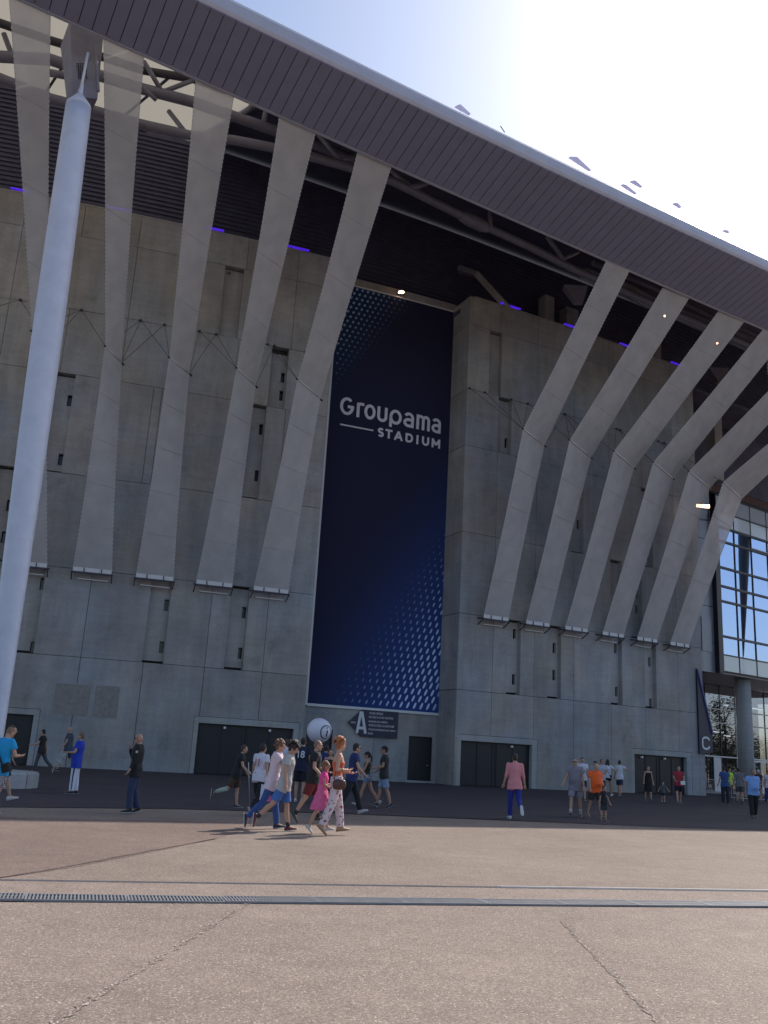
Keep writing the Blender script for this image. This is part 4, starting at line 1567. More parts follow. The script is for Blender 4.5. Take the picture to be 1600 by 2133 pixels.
for ch, x0, x1 in (('S', 378, 407), ('T', 414, 447), ('A', 456, 496), ('D', 509, 545), ('I', 561, 570), ('U', 587, 621), ('M', 633, 673)):
    a, b, c, d = us(x0), us(x1), zs0, zs1
    m = (a + b) / 2
    if ch == 'S':
        r_ = (d - c - w2) / 4
        S_ = [arc(m, d - h - r_, (b - a) / 2 - h, r_, 30, 270, 14) + arc(m, c + h + r_, (b - a) / 2 - h, r_, 90, -150, 14)[1:]]
    elif ch == 'T': S_ = [[(a, d - h), (b, d - h)], [(m, d - h), (m, c)]]
    elif ch == 'A': S_ = [[(a + h * .7, c), (m, d - .02)], [(m, d - .02), (b - h * .7, c)], [(a + .18, c + .22), (b - .18, c + .22)]]
    elif ch == 'D': S_ = [[(a + h, c + h), (a + h, d - h), (m - .02, d - h)] + arc(m, (c + d) / 2, (b - a) / 2 - h, (d - c) / 2 - h, 88, -88, 14) + [(m - .02, c + h), (a + h, c + h)]]
    elif ch == 'I': S_ = [[(m, c), (m, d)]]
    elif ch == 'U': S_ = [[(a + h, d), (a + h, c + .3)] + arc(m, c + h + (b - a) / 2 - h, (b - a) / 2 - h, (b - a) / 2 - h, 180, 360, 12) + [(b - h, d)]]
    elif ch == 'M': S_ = [[(a + h, c), (a + h, d)], [(a + h, d - .04), (m, c + .2)], [(m, c + .2), (b - h, d - .04)], [(b - h, c), (b - h, d)]]
    V, Fc = ribbon(S_, w2, lambda x, y: W(R, x, .108, y))
    mobj('letter', V, Fc, M['letters'], ban)


# ---- text from the built-in font, mapped on any surface
def text_geo(s, bold=0.0):
    c = bpy.data.curves.new('t', 'FONT')
    c.body = s
    c.resolution_u = 3
    c.offset = bold
    o_ = bpy.data.objects.new('t', c)
    COL.objects.link(o_)
    dg = bpy.context.evaluated_depsgraph_get()
    me = bpy.data.meshes.new_from_object(o_.evaluated_get(dg))
    V = [v.co.copy() for v in me.vertices]
    Fc = [tuple(p.vertices) for p in me.polygons]
    bpy.data.objects.remove(o_)
    bpy.data.curves.remove(c)
    bpy.data.meshes.remove(me)
    x0, x1 = min(v.x for v in V), max(v.x for v in V)
    y0, y1 = min(v.y for v in V), max(v.y for v in V)
    return [((v.x - x0) / (x1 - x0), (v.y - y0) / (y1 - y0)) for v in V], Fc, (x1 - x0) / (y1 - y0)


def put_text(s, name, m, parent, fmap, bold=0.0):
    V, Fc, _ = text_geo(s, bold)
    return mobj(name, [fmap(x, y) for x, y in V], Fc, m, parent)


# direction sign
M['signnavy'] = mat('sign_navy', (.015, .016, .050), .45)
sg_pts = [hit(R, *p, .12) for p in ((725.6, 1504.6), (749.6, 1534), (825.5, 1539), (827.8, 1483), (752.8, 1478.5))]
uu1 = 18.02
sg_pts = [(sg_pts[0][0], 3.40), (15.58, 2.60), (uu1, 2.60), (uu1, 4.22), (15.58, 4.22)]
sign = tag(empty('direction_sign', W(R, 17, 0, 3.4)), 'navy arrow-shaped sign with a big white letter A, on the wall under the banner', 'sign')
V = [W(R, u, .16, z) for u, z in sg_pts] + [W(R, u, .02, z) for u, z in sg_pts]
k = len(sg_pts)
mobj('board', V, [tuple(range(k)), tuple(range(k, 2 * k))[::-1]] + [(i, (i + 1) % k, k + (i + 1) % k, k + i) for i in range(k)], M['signnavy'], sign)
M['signwhite'] = mat('sign_white', (.62, .63, .68), .5)
uA0, uA1 = 15.02 + .18, 15.93
S_ = [[(uA0 + .10, 2.78), (15.50, 4.10)], [(15.56, 4.10), (uA1 - .06, 2.78)], [(uA0 + .22, 3.10), (uA1 - .16, 3.10)]]
V, Fc = ribbon(S_, .17, lambda x, y: W(R, x, .166, y))
mobj('letter', V, Fc, M['signwhite'], sign)
put_text('PORTE', 'lettering', M['signwhite'], sign, lambda x, y: W(R, 14.86 + x * .32, .168, 3.35 + y * .11), .02)
for i, (s, wd) in enumerate((('ACCUEIL VISITEURS', .93), ('BOUTIQUE DU STADE / BILLETTERIE', 1.62), ('BRASSERIE DES LUMIÈRES', 1.26), ('VISITES DU STADE / OL ESCAPE GAME', 1.72), ("CITÉ DES ENTREPRISES POUR L'EMPLOI", 1.86), ('MUSÉE', .32))):
    z = 3.97 - i * .243
    put_text(s, 'lettering', M['signwhite'], sign, lambda x, y: W(R, 16.04 + x * wd, .168, z + y * .13), .012)
# triangular blade sign C
bl = tag(empty('blade_sign', W(B, 45.6, 0, 3)), 'dark triangular blade sign with a white letter C at the end of the concrete wall', 'sign')
pp = [hit(B, *p, .16) for p in [(1451, 1392), (1457.5, 1570), (1484, 1568), (1482.5, 1530)]]
V = [W(B, u, .16 + .03 * i_, z) for i_, (u, z) in zip((0, 0, 1, 1), pp)] + [W(B, u, .03 if u < 46 else .0, z) for u, z in pp]
mobj('board', V, [(0, 1, 2, 3), (7, 6, 5, 4), (0, 4, 5, 1), (1, 5, 6, 2), (2, 6, 7, 3), (3, 7, 4, 0)], M['signnavy'], bl)
M['blueedge'] = mat('blue_edge', (.05, .07, .22), .5)
MB().beam(V[0] + Vector((.04, -.03, -.05)), V[3] + Vector((.04, -.03, 0)), .06, .12).build('edge_band', M['blueedge'], bl)
c0, c1 = hit(B, 1462, 1561, .2), hit(B, 1478, 1535, .2)
mu, mz = (c0[0] + c1[0]) / 2, (c0[1] + c1[1]) / 2
ru, rz = (c1[0] - c0[0]) / 2 - .07, abs(c1[1] - c0[1]) / 2 - .06
V, Fc = ribbon([arc(mu, mz + rz * .45, ru, rz * .55, 5, 180, 12) + arc(mu, mz - rz * .45, ru, rz * .55, 180, 355, 12)], .15, lambda x, y: W(B, x, .205, y))
mobj('letter', V, Fc, M['signwhite'], bl)
# information balloon
bc = pz(665, 1522, 2.35)
dirc = (Vector((0, 0, EYE)) - bc)
dist = dirc.length
bc_r = 25.2 / F * dist * .985
inf = tag(empty('information_balloon', (bc.x, bc.y, 0)), 'round white balloon with a black ringed letter i above the people, near the banner foot', 'balloon')
M['balloon'] = mat('balloon_skin', (.66, .66, .76), .45, var=.03, vscale=2)
MB().ball(bc, bc_r, n=40, m=24).build('sphere', M['balloon'], inf, smooth=True)
MB().tube([Vector((bc.x, bc.y, 0)), Vector((bc.x, bc.y, bc.z - bc_r * .98))], .03, 8).build('pole', M['metal'], inf, smooth=True)
MB().tube([Vector((bc.x, bc.y, 0)), Vector((bc.x, bc.y, .05))], .32, 20).build('foot', M['black'], inf)
fw = dirc.normalized()
rt = Vector((0, 0, 1)).cross(fw).normalized()       # image-right when seen from the front
if rt.x < 0: rt = -rt
upv = fw.cross(rt).normalized()
if upv.z < 0: upv = -upv
axis = (fw * .78 + rt * .62 - upv * .10).normalized()
ra = upv.cross(axis).normalized()
if ra.dot(rt) < 0: ra = -ra
ua = axis.cross(ra).normalized()
if ua.z < 0: ua = -ua


def onball(x, y, e=.004):
    v = axis + ra * x + ua * y
    return bc + v.normalized() * (bc_r + e)


V, Fc = ribbon([arc(0, 0, .60, .60, 0, 360, 36)], .12, onball)
mobj('printed_ring', V, Fc, M['black'], inf)
V, Fc = ribbon([[(-.04, .12), (.03, .10), (.05, 0), (.02, -.18), (.02, -.3), (.12, -.32)]], .13, onball)
mobj('printed_letter', V, Fc, M['black'], inf)
V, Fc = ribbon([[(-.02, .32), (.02, .36), (.07, .36), (.09, .33)]], .12, onball)
mobj('printed_letter_dot', V, Fc, M['black'], inf)

# ================================================================== PEOPLE
V3 = Vector


def remesh(mb_, vox, smooth_it=2, lap=0):
    me = bpy.data.meshes.new('tmp')
    me.from_pydata([tuple(v) for v in mb_.v], [], mb_.f)
    bm = bmesh.new()
    bm.from_mesh(me)
    bmesh.ops.recalc_face_normals(bm, faces=bm.faces)
    bm.to_mesh(me)
    bm.free()
    o = bpy.data.objects.new('tmp', me)
    COL.objects.link(o)
    md = o.modifiers.new('r', 'REMESH')
    md.mode = 'VOXEL'
    md.voxel_size = vox
    md.adaptivity = 0
    if smooth_it:
        sm = o.modifiers.new('s', 'SMOOTH')
        sm.iterations = smooth_it
        sm.factor = .5
    dg = bpy.context.evaluated_depsgraph_get()
    res = bpy.data.meshes.new_from_object(o.evaluated_get(dg))
    bpy.data.objects.remove(o)
    bpy.data.meshes.remove(me)
    for p in res.polygons: p.use_smooth = True
    return res


def loft(g, rings, n=14):
    """rings: (centre, axis_a(vec), axis_b(vec)) ellipses, capped"""
    vs, fs = [], []
    for c, a, b in rings:
        for i in range(n):
            t = 2 * pi * i / n
            vs.append(c + a * cos(t) + b * sin(t))
    for i in range(len(rings) - 1):
        for k in range(n):
            k2 = (k + 1) % n
            fs.append((i * n + k, i * n + k2, (i + 1) * n + k2, (i + 1) * n + k))
    fs.append(tuple(range(n))[::-1])
    fs.append(tuple(range((len(rings) - 1) * n, len(rings) * n)))
    g.add(vs, fs)


def cone(g, p, q, r0, r1, n=10):
    """round-ended tapered limb segment"""
    p, q = V3(p), V3(q)
    g.tube([p, q], [r0, r1], n)
    g.ball(p, r0, n=n, m=6)
    g.ball(q, r1, n=n, m=6)


PM = {}


def cm(col, kind='cloth'):
    key = (tuple(round(c, 3) for c in col), kind)
    if key not in PM:
        if kind == 'skin': PM[key] = mat('skin', col, .55, var=.06, vscale=14)
        elif kind == 'hair': PM[key] = mat('hair', col, .6, var=.35, vscale=40, bump=.6, bscale=70)
        elif kind == 'denim': PM[key] = mat('denim', col, .85, var=.18, vscale=9, bump=.3, bscale=60)
        elif kind == 'floral': PM[key] = floral(col)
        elif kind == 'pattern': PM[key] = floral(col, (.03, .03, .04), 26)
        elif kind == 'shoe': PM[key] = mat('shoe', col, .5)
        else: PM[key] = mat('cloth', col, .85, var=.08, vscale=7, bump=.35, bscale=28)
    return PM[key]


def floral(col, spot=(.28, .05, .06), sc=19):
    m = bpy.data.materials.new('printed_cloth')
    m.use_nodes = True
    n, l = m.node_tree.nodes, m.node_tree.links
    b = n['Principled BSDF']
    b.inputs['Roughness'].default_value = .85
    t = n.new('ShaderNodeTexCoord')
    v = n.new('ShaderNodeTexNoise')
    v.inputs['Scale'].default_value = sc
    v.inputs['Detail'].default_value = 3
    l.new(t.outputs['Object'], v.inputs['Vector'])
    r = n.new('ShaderNodeValToRGB')
    r.color_ramp.elements[0].position = .57
    r.color_ramp.elements[0].color = (*col, 1)
    r.color_ramp.elements[1].position = .60
    r.color_ramp.elements[1].color = (*spot, 1)
    l.new(v.outputs['Fac'], r.inputs['Fac'])
    l.new(r.outputs['Color'], b.inputs['Base Color'])
    return m


SKIN = (.46, .27, .19)
WALK = dict(l=(26, 6, 0), r=(-22, 18, -28))      # thigh flexion, knee flexion, foot pitch
STAND = dict(l=(4, 4, 0), r=(-3, 3, 0))


def person(px, feet, label, H=1.75, top=None, head=90, legs=None, larm=(10, 8, 20), rarm=(-10, 8, 15), lean=3, skin=SKIN,
           shirt=(.5, .5, .5), shirt_len=.80, sleeve=.55, bottom=('shorts', (.1, .1, .2)), bkind='cloth', skind='cloth',
           hair=('short', (.03, .02, .015)), shoes=(.03, .03, .03), sole=None, build=1.0, yaw=0, nod=0, vox=.014,
           glasses=False, cap=None, extra=None, depth=None, female=False, socks=None, text=None, fat=0.0, loose=1.0):
    legs = legs or WALK
    base = pz(px, feet, 0)
    base.z = 0
    base = base * 1.0
    if top is not None:
        Y = base.y
        hz = pz(px, feet, 0)
        # height from the image: same ray column, head top pixel
        d = ray(px, top)
        H = EYE + d.z * (Y / d.y)
    H = min(max(H, .75), 1.96)
    k = H / 1.75
    hs = (1 / k) ** .35 if H < 1.5 else 1.0        # children have bigger heads
    w_ = build
    X, Y_, Z = V3((1, 0, 0)), V3((0, 1, 0)), V3((0, 0, 1))
    P_ = V3((0, 0, .94))
    Rl = Matrix.Rotation(radians(lean), 3, 'Y')

    def T(v): return P_ + Rl @ (V3(v) - P_)
    # ---- joints
    hw = .088 * (1.04 if female else 1) * w_
    J = {}
    for s, nm in ((1, 'l'), (-1, 'r')):
        a, kn, ft = legs[nm]
        hip = V3((0, s * hw, .90))
        th = Matrix.Rotation(-radians(a), 3, 'Y') @ V3((0, s * .012, -.43))
        kne = hip + th
        sh = Matrix.Rotation(-radians(a - kn), 3, 'Y') @ V3((0, 0, -.41))
        ank = kne + sh
        J[nm] = (hip, kne, ank, a - kn, ft)
    shw = (.175 if not female else .152) * (1 + (w_ - 1) * .6)
    A_ = {}
    for s, nm, ar in ((1, 'l', larm), (-1, 'r', rarm)):
        f_, ab, el = ar[:3]
        tw = ar[3] if len(ar) > 3 else 0           # forearm turned inward
        sp = T((0, s * shw, 1.425))
        Ra = Rl @ Matrix.Rotation(-radians(f_), 3, 'Y') @ Matrix.Rotation(radians(s * ab), 3, 'X')
        e_ = sp + Ra @ V3((0, 0, -.285))
        Rf = Ra @ Matrix.Rotation(radians(-s * tw), 3, 'Z') @ Matrix.Rotation(-radians(el), 3, 'Y')
        wr = e_ + Rf @ V3((0, 0, -.245))
        A_[nm] = (sp, e_, wr, Rf)
    neck = T((0.0, 0, 1.47))
    Rh = Rl @ Matrix.Rotation(radians(yaw), 3, 'Z') @ Matrix.Rotation(radians(nod - lean), 3, 'Y')
    hc = neck + Rl @ V3((.02, 0, .06)) + Rh @ V3((.015, 0, .095))
    tx, ty = Rl @ X, Y_
    fb = fat

    def torso(g, infl, z0=.84, hem_w=0.0, top_=1.50, neckr=None):
        prof = [(.84, .105, .158), (.95, .108, .165), (1.08, .095 + fb * .06, .140 + fb * .03), (1.20, .105 + fb * .04, .150 + fb * .02), (1.32, .115, .170), (1.40, .100, .178), (1.455, .075, .12), (1.50, .058, .066)]
        if female: prof = [(.84, .105, .162), (.95, .108, .165), (1.08, .082 + fb * .05, .122), (1.20, .098, .135), (1.30, .118, .145), (1.40, .088, .148), (1.455, .062, .10), (1.50, .050, .055)]
        pr_ = []
        for z, a, b in prof:
            if z < z0 - .001: continue
            if z > top_: continue
            pr_.append((z, a, b))
        if z0 < .84: pr_ = [(z0, .112 + hem_w, .168 + hem_w)] + pr_
        elif z0 > .84 and pr_[0][0] > z0 + .01:
            pr_ = [(z0, pr_[0][1], pr_[0][2])] + pr_
        rings = []
        for z, a, b in pr_:
            a, b = a * w_ + infl, b * w_ + infl
            if infl > .013 and z < 1.0: a, b = a + .016, b + .014
            off_ = .012 * sin((z - .84) * 4) + fb * .05 * max(0, 1 - abs(z - 1.1) * 5)
            rings.append((T((off_, 0, z)), tx * a, ty * b))
        loft(g, rings, 18)

    # ---- body
    g = MB()
    torso(g, 0)
    for nm in 'lr':
        hip, kne, ank, sa_, ft = J[nm]
        s = 1 if nm == 'l' else -1
        cone(g, hip + V3((0, 0, .0)), kne, .082 * w_, .052 * w_)
        cone(g, kne, kne.lerp(ank, .32) + Matrix.Rotation(-radians(sa_), 3, 'Y') @ V3((-.012, 0, 0)), .050, .054)
        cone(g, kne.lerp(ank, .32) + Matrix.Rotation(-radians(sa_), 3, 'Y') @ V3((-.012, 0, 0)), ank, .054, .034)
        cone(g, ank, ank + Matrix.Rotation(-radians(sa_ + ft), 3, 'Y') @ V3((.10, 0, -.05)), .034, .03)
        sp, e_, wr, Rf = A_[nm]
        cone(g, sp, e_, .050 * w_ * (.85 if female else 1), .038 * (.9 if female else 1))
        cone(g, e_, wr, .039 * (.9 if female else 1), .026)
        # palm and five fingers
        pc = wr + Rf @ V3((0, 0, -.055))
        g.ball(pc, .020, .040, .052, n=10, m=8, rot=Rf)
        for fi, (yo, ln) in enumerate(((-.030, .062), (-.010, .072), (.011, .068), (.030, .054))):
            yy = yo * s * -1
            b0 = wr + Rf @ V3((0, yy, -.088))
            b1 = b0 + Rf @ V3((.012, 0, -ln * .5))
            b2 = b1 + Rf @ V3((.026, 0, -ln * .45))
            g.tube([b0, b1, b2], [.0105, .0098, .0085], 6)
            g.ball(b2, .0085, n=6, m=4)
        t0 = wr + Rf @ V3((.006, s * -.030, -.035))
        t1 = t0 + Rf @ V3((.022, s * -.020, -.030))
        t2 = t1 + Rf @ V3((.016, s * .002, -.028))
        g.tube([t0, t1, t2], [.014, .012, .010], 6)
    # neck and head
    cone(g, neck - Rl @ V3((0, 0, .04)), hc - Rh @ V3((.02, 0, .05)), .056 * (.85 if female else 1) * w_ ** .5, .050)
    q = hs
    g.ball(hc, .094 * q, .076 * q, .108 * q, n=16, m=12, rot=Rh)
    g.ball(hc + Rh @ V3((.030, 0, -.052)) * q, .058 * q, .056 * q, .062 * q, n=12, m=8, rot=Rh)      # jaw
    g.ball(hc + Rh @ V3((.060, 0, -.092)) * q, .024 * q, .026 * q, .020 * q, n=8, m=6, rot=Rh)        # chin
    cone(g, hc + Rh @ V3((.090, 0, .004)) * q, hc + Rh @ V3((.106, 0, -.030)) * q, .009 * q, .014 * q, 7)  # nose
    g.ball(hc + Rh @ V3((.084, 0, .022)) * q, .014, .046, .010, n=8, m=6, rot=Rh)                      # brow
    for s in (1, -1):
        g.ball(hc + Rh @ V3((-.006, s * .078, -.012)) * q, .018, .009, .030, n=8, m=6, rot=Rh)
    me = remesh(g, vox * .85)
    # ground contact
    parts = []
    sh = []
    zmin = 9
    for nm in 'lr':
        hip, kne, ank, sa_, ft = J[nm]
        Rf = Matrix.Rotation(-radians(sa_ + ft), 3, 'Y')
        for p in ((-.075, -.082), (.19, -.082)):
            zmin = min(zmin, (ank + Rf @ V3((p[0], 0, p[1]))).z)
    dz = -zmin
    root = tag(empty('person', base, radians(head), label, 'person'), label, 'person')
    root.scale = (k, k, k)

    def child(name, me_, m, parent=None):
        me_.name = name
        me_.materials.clear()
        me_.materials.append(m)
        o_ = bpy.data.objects.new(name, me_)
        COL.objects.link(o_)
        o_.parent = parent or root
        if parent is None: o_.location = (0, 0, dz)
        return o_

    body = child('body', me, cm(skin, 'skin'))

    def gme(g_, smooth_=True):
        me_ = bpy.data.meshes.new('x')
        me_.from_pydata([tuple(v) for v in g_.v], [], g_.f)
        bm = bmesh.new()
        bm.from_mesh(me_)
        bmesh.ops.recalc_face_normals(bm, faces=bm.faces)
        bm.to_mesh(me_)
        bm.free()
        if smooth_:
            for p in me_.polygons: p.use_smooth = True
        return me_

    def fold(me_, amp, sc, seed):
        nrm = [v.normal.copy() for v in me_.vertices]
        for v, nn in zip(me_.vertices, nrm):
            c = v.co
            f_ = noise.noise(V3((c.x * sc + seed, c.y * sc, c.z * sc * .55)))
            f2 = noise.noise(V3((c.x * sc * 2.4 + seed, c.y * sc * 2.4 + 3, c.z * sc * 1.5)))
            v.co = c + nn * amp * (f_ + .5 * f2)
    seed = px * .37
    # ---- upper garment
    if shirt is not None:
        g = MB()
        inf = .017 * loose + .004
        if shirt_len == 'tube':
            torso(g, .012, .96, 0, 1.36)
        elif shirt_len == 'tank':
            torso(g, .010, .86, 0, 1.40)
            for s in (1, -1):
                cone(g, T((.065, s * .075, 1.36)), T((.0, s * .085, 1.455)), .016, .014)
                cone(g, T((.0, s * .085, 1.455)), T((-.07, s * .07, 1.36)), .014, .016)
        else:
            torso(g, inf, shirt_len, .0)
            if shirt_len < .85:
                for nm in 'lr':
                    hip, kne, ank, sa_, ft = J[nm]
                    g.tube([hip + V3((0, 0, .03)), hip.lerp(kne, .9 * (.93 - shirt_len) / .43)], [.088 * w_ + .026, .088 * w_ + .032], 14)
            if sleeve > 0:
                for nm in 'lr':
                    sp, e_, wr, Rf = A_[nm]
                    s = 1 if nm == 'l' else -1
                    r0, r1 = .060 * w_ + .006, .058 * w_ + .010 * loose
                    if female: r0, r1 = r0 * .88, r1 * .85
                    a0 = sp + (T((0, 0, 1.40)) - sp) * .25
                    g.ball(sp, r0, n=10, m=8)
                    if sleeve <= 1:
                        g.tube([a0, sp, sp.lerp(e_, sleeve)], [r0 * .9, r0, r1], 12)
                    else:
                        g.ball(e_, .050, n=10, m=8)
                        g.tube([a0, sp, sp.lerp(e_, .8), e_], [r0 * .9, r0, .054, .05], 12)
                        g.tube([e_, e_.lerp(wr, sleeve - 1)], [.05, .040], 12)
        me2 = remesh(g, vox, 1)
        fold(me2, .010 * loose, 9, seed)
        so = child('shirt' if shirt_len not in ('tube', 'tank') else 'top', me2, cm(shirt, skind))
        if text:
            s_, tcol, back, tz, tw_, th_ = text
            Vt, Ft, _ = text_geo(s_, .02)
            vs = []
            for x, y in Vt:
                yy = (x - .5) * tw_ * (1 if back else -1) * -1
                zz = tz + (y - .5) * th_
                xx = (.13 * w_ + .035) * sqrt(max(.05, 1 - (yy / .25) ** 2))
                vs.append(T(((-xx if back else xx), yy, zz)))
            t_ = gme_text(vs, Ft)
            child('printed_number', t_, cm(tcol))
    # ---- lower garment
    bt, bc_ = bottom
    g = MB()
    if bt in ('shorts', 'trousers', 'skinny', 'minishorts'):
        lo = {'shorts': .86, 'minishorts': .35}.get(bt, 1.0)
        r_in = {'skinny': .012, 'minishorts': .014}.get(bt, .026)
        rings = [(T((0, 0, 1.02)), tx * (.110 * w_ + .012), ty * (.150 * w_ + .012)), (V3((0, 0, .93)), X * (.115 * w_ + .014), Y_ * (.165 * w_ + .012)), (V3((0, 0, .83)), X * (.108 * w_ + .014), Y_ * (.165 * w_ + .014))]
        loft(g, rings, 16)
        for nm in 'lr':
            hip, kne, ank, sa_, ft = J[nm]
            h0 = hip + V3((0, 0, .02))
            if bt in ('shorts', 'minishorts'):
                g.tube([h0, hip.lerp(kne, .25), hip.lerp(kne, lo)], [.088 * w_ + .008, .088 * w_ + r_in * .6, .066 * w_ + r_in * 1.1], 14)
            else:
                g.tube([h0, hip.lerp(kne, .3), kne], [.088 * w_ + .008, .084 * w_ + r_in * .5, .056 * w_ + r_in], 14)
                g.ball(kne, .056 * w_ + r_in, n=12, m=8)
                g.tube([kne, kne.lerp(ank, .45), kne.lerp(ank, .98)], [.056 * w_ + r_in, .056 + r_in * .9, .044 + r_in * 1.2], 14)
        me3 = remesh(g, vox, 1)
        fold(me3, .009, 8, seed + 4)
        child('shorts' if 'shorts' in bt else 'trousers', me3, cm(bc_, bkind))
    elif bt == 'dress':
        rings = [(T((0, 0, 1.16)), tx * .115, ty * .15), (T((0, 0, 1.05)), tx * .115, ty * .14), (V3((0, 0, .90)), X * .165, Y_ * .20), (V3((-.02, 0, .66)), X * .235, Y_ * .25), (V3((-.02, 0, .52)), X * .26, Y_ * .27)]
        loft(g, rings, 24)
        me3 = remesh(g, vox, 1)
        fold(me3, .022, 16, seed + 4)
        child('skirt', me3, cm(bc_, bkind))
    elif bt == 'longdress':
        rings = [(T((0, 0, 1.10)), tx * .105 * w_, ty * .14 * w_), (V3((0, 0, .95)), X * .135 * w_, Y_ * .185 * w_), (V3((0, 0, .60)), X * .15 * w_, Y_ * .19 * w_), (V3((0, 0, .42)), X * .16 * w_, Y_ * .2 * w_)]
        loft(g, rings, 20)
        me3 = remesh(g, vox, 1)
        fold(me3, .012, 9, seed + 4)
        child('skirt', me3, cm(bc_, bkind))
    # ---- shoes
    for nm in 'lr':
        hip, kne, ank, sa_, ft = J[nm]
        s = 1 if nm == 'l' else -1
        Rf = Matrix.Rotation(-radians(sa_ + ft), 3, 'Y') @ Matrix.Rotation(radians(s * 6), 3, 'Z')
        g = MB()
        rings = []
        for x, wy, z0, z1 in ((-.078, .026, -.066, -.02), (-.06, .036, -.070, .010), (-.02, .040, -.070, .022), (.04, .042, -.070, -.002), (.10, .047, -.070, -.022), (.155, .042, -.070, -.036), (.188, .022, -.066, -.048)):
            rings.append((ank + Rf @ V3((x, 0, (z0 + z1) / 2)), Rf @ V3((0, wy, 0)), Rf @ V3((0, 0, (z1 - z0) / 2))))
        loft(g, rings, 12)
        so = child('shoe', gme(g), cm(shoes, 'shoe'))
        g = MB()
        rings = []
        for x, wy in ((-.084, .024), (-.06, .038), (.04, .044), (.10, .049), (.16, .044), (.194, .022)):
            rings.append((ank + Rf @ V3((x, 0, -.072)), Rf @ V3((0, wy, 0)), Rf @ V3((0, 0, .010))))
        loft(g, rings, 10)
        sc_ = sole or (.5, .5, .5)
        so2 = child('sole', gme(g), cm(sc_, 'shoe'), so)
        if socks:
            g = MB()
            g.tube([ank, ank.lerp(kne, .22)], [.044, .046], 10)
            child('sock', gme(g), cm(socks))
    # ---- hair, cap, glasses, face
    ht, hcol = hair
    if ht != 'bald':
        g = MB()
        R_ = Rh
        if ht == 'stubble':
            g.ball(hc + R_ @ V3((-.012, 0, .014)) * q, .092 * q, .079 * q, .104 * q, n=16, m=12, rot=R_)
        else:
            g.ball(hc + R_ @ V3((-.016, 0, .022)) * q, .096 * q, .084 * q, .106 * q, n=16, m=12, rot=R_)
            g.ball(hc + R_ @ V3((-.045, 0, -.02)) * q, .060 * q, .072 * q, .075 * q, n=12, m=10, rot=R_)
        rn = random.Random(int(px) + 3)
        if ht == 'curly':
            for i in range(46):
                a, b = rn.uniform(0, 2 * pi), rn.uniform(-.15, 1.5)
                v = V3((cos(a) * cos(b) * .105 - .018, sin(a) * cos(b) * .092, sin(b) * .112 + .018))
                if v.x > .05 and v.z < .06: continue
                g.ball(hc + R_ @ v * q, rn.uniform(.018, .032), n=7, m=5)
        if ht == 'bigcurly':
            for i in range(80):
                a, b = rn.uniform(0, 2 * pi), rn.uniform(-.3, 1.5)
                v = V3((cos(a) * cos(b) * .125 - .03, sin(a) * cos(b) * .112, sin(b) * .125 + .035))
                if v.x > .05 and v.z < .06: continue
                g.ball(hc + R_ @ v * q, rn.uniform(.018, .034), n=7, m=5)
        if ht == 'long':
            for y in (-.05, -.02, .02, .05):
                g.tube([hc + R_ @ V3((-.05, y, 0)) * q, hc + R_ @ V3((-.075, y * 1.3, -.12)), hc + R_ @ V3((-.075, y * 1.2, -.23)), hc + R_ @ V3((-.06, y * .9, -.32))], [.05, .042, .034, .012], 8)
        if ht == 'ponytail':
            g.ball(hc + R_ @ V3((-.115, 0, .03)) * q, .03, n=8, m=6)
            g.tube([hc + R_ @ V3((-.11, 0, .03)) * q, hc + R_ @ V3((-.15, 0, -.06)), hc + R_ @ V3((-.14, 0, -.18)), hc + R_ @ V3((-.12, 0, -.25))], [.026, .034, .026, .008], 8)
        me4 = remesh(g, vox * .75, 2)
        # clear the face
        bm = bmesh.new()
        bm.from_mesh(me4)
        inv = Rh.inverted()
        dele = []
        for v in bm.verts:
            c = inv @ (v.co - hc)
            c = c / q
            lim = .050 if ht != 'stubble' else .030
            if (c.x > lim and c.z < .050 + (.085 - c.x) * .1 and ht != 'long' and ht != 'bigcurly') or (c.x > .052 and c.z < .045) or (c.x > .012 and c.z < -.03) or (abs(c.y) < .2 and c.z < -.085 and c.x > -.03):
                dele.append(v)
        bmesh.ops.delete(bm, geom=dele, context='VERTS')
        bm.to_mesh(me4)
        bm.free()
        if len(me4.polygons) > 20: child('hair', me4, cm(hcol, 'hair'))
    g = MB()
    for s in (1, -1):
        g.ball(hc + Rh @ V3((.083, s * .031, .004)) * q, .010 * q, n=8, m=6)
    child('eyes', gme(g), cm((.03, .02, .02)))['kind'] = 'stuff'
    g = MB()
    g.ball(hc + Rh @ V3((.086, 0, -.058)) * q, .008, .024, .006, n=8, m=6, rot=Rh)
    child('mouth', gme(g), cm((.30, .12, .10)))
    if glasses:
        g = MB()
        for s in (1, -1):
            g.ball(hc + Rh @ V3((.096, s * .032, .004)) * q, .006, .029, .020, n=10, m=6, rot=Rh)
            g.tube([hc + Rh @ V3((.094, s * .058, .010)) * q, hc + Rh @ V3((.0, s * .083, .008)) * q], .0045, 5)
        g.tube([hc + Rh @ V3((.100, .010, .008)) * q, hc + Rh @ V3((.100, -.010, .008)) * q], .004, 5)
        child('sunglasses', gme(g), cm((.01, .01, .012), 'shoe'))
    if cap:
        ccol, cyaw = cap
        g = MB()
        Rc = Rh @ Matrix.Rotation(radians(cyaw), 3, 'Z')
        vs, fs = [], []
        n_, m_ = 16, 6
        for j in range(m_ + 1):
            ph = pi / 2 * j / m_
            for i in range(n_):
                t = 2 * pi * i / n_
                vs.append(hc + Rh @ (V3((.106 * cos(t) * cos(ph) - .006, .090 * sin(t) * cos(ph), .038 + .086 * sin(ph))) * q))
        for j in range(m_):
            for i in range(n_):
                i2 = (i + 1) % n_
                fs.append((j * n_ + i, j * n_ + i2, (j + 1) * n_ + i2, (j + 1) * n_ + i))
        fs.append(tuple(range(n_))[::-1])
        g.add(vs, fs)
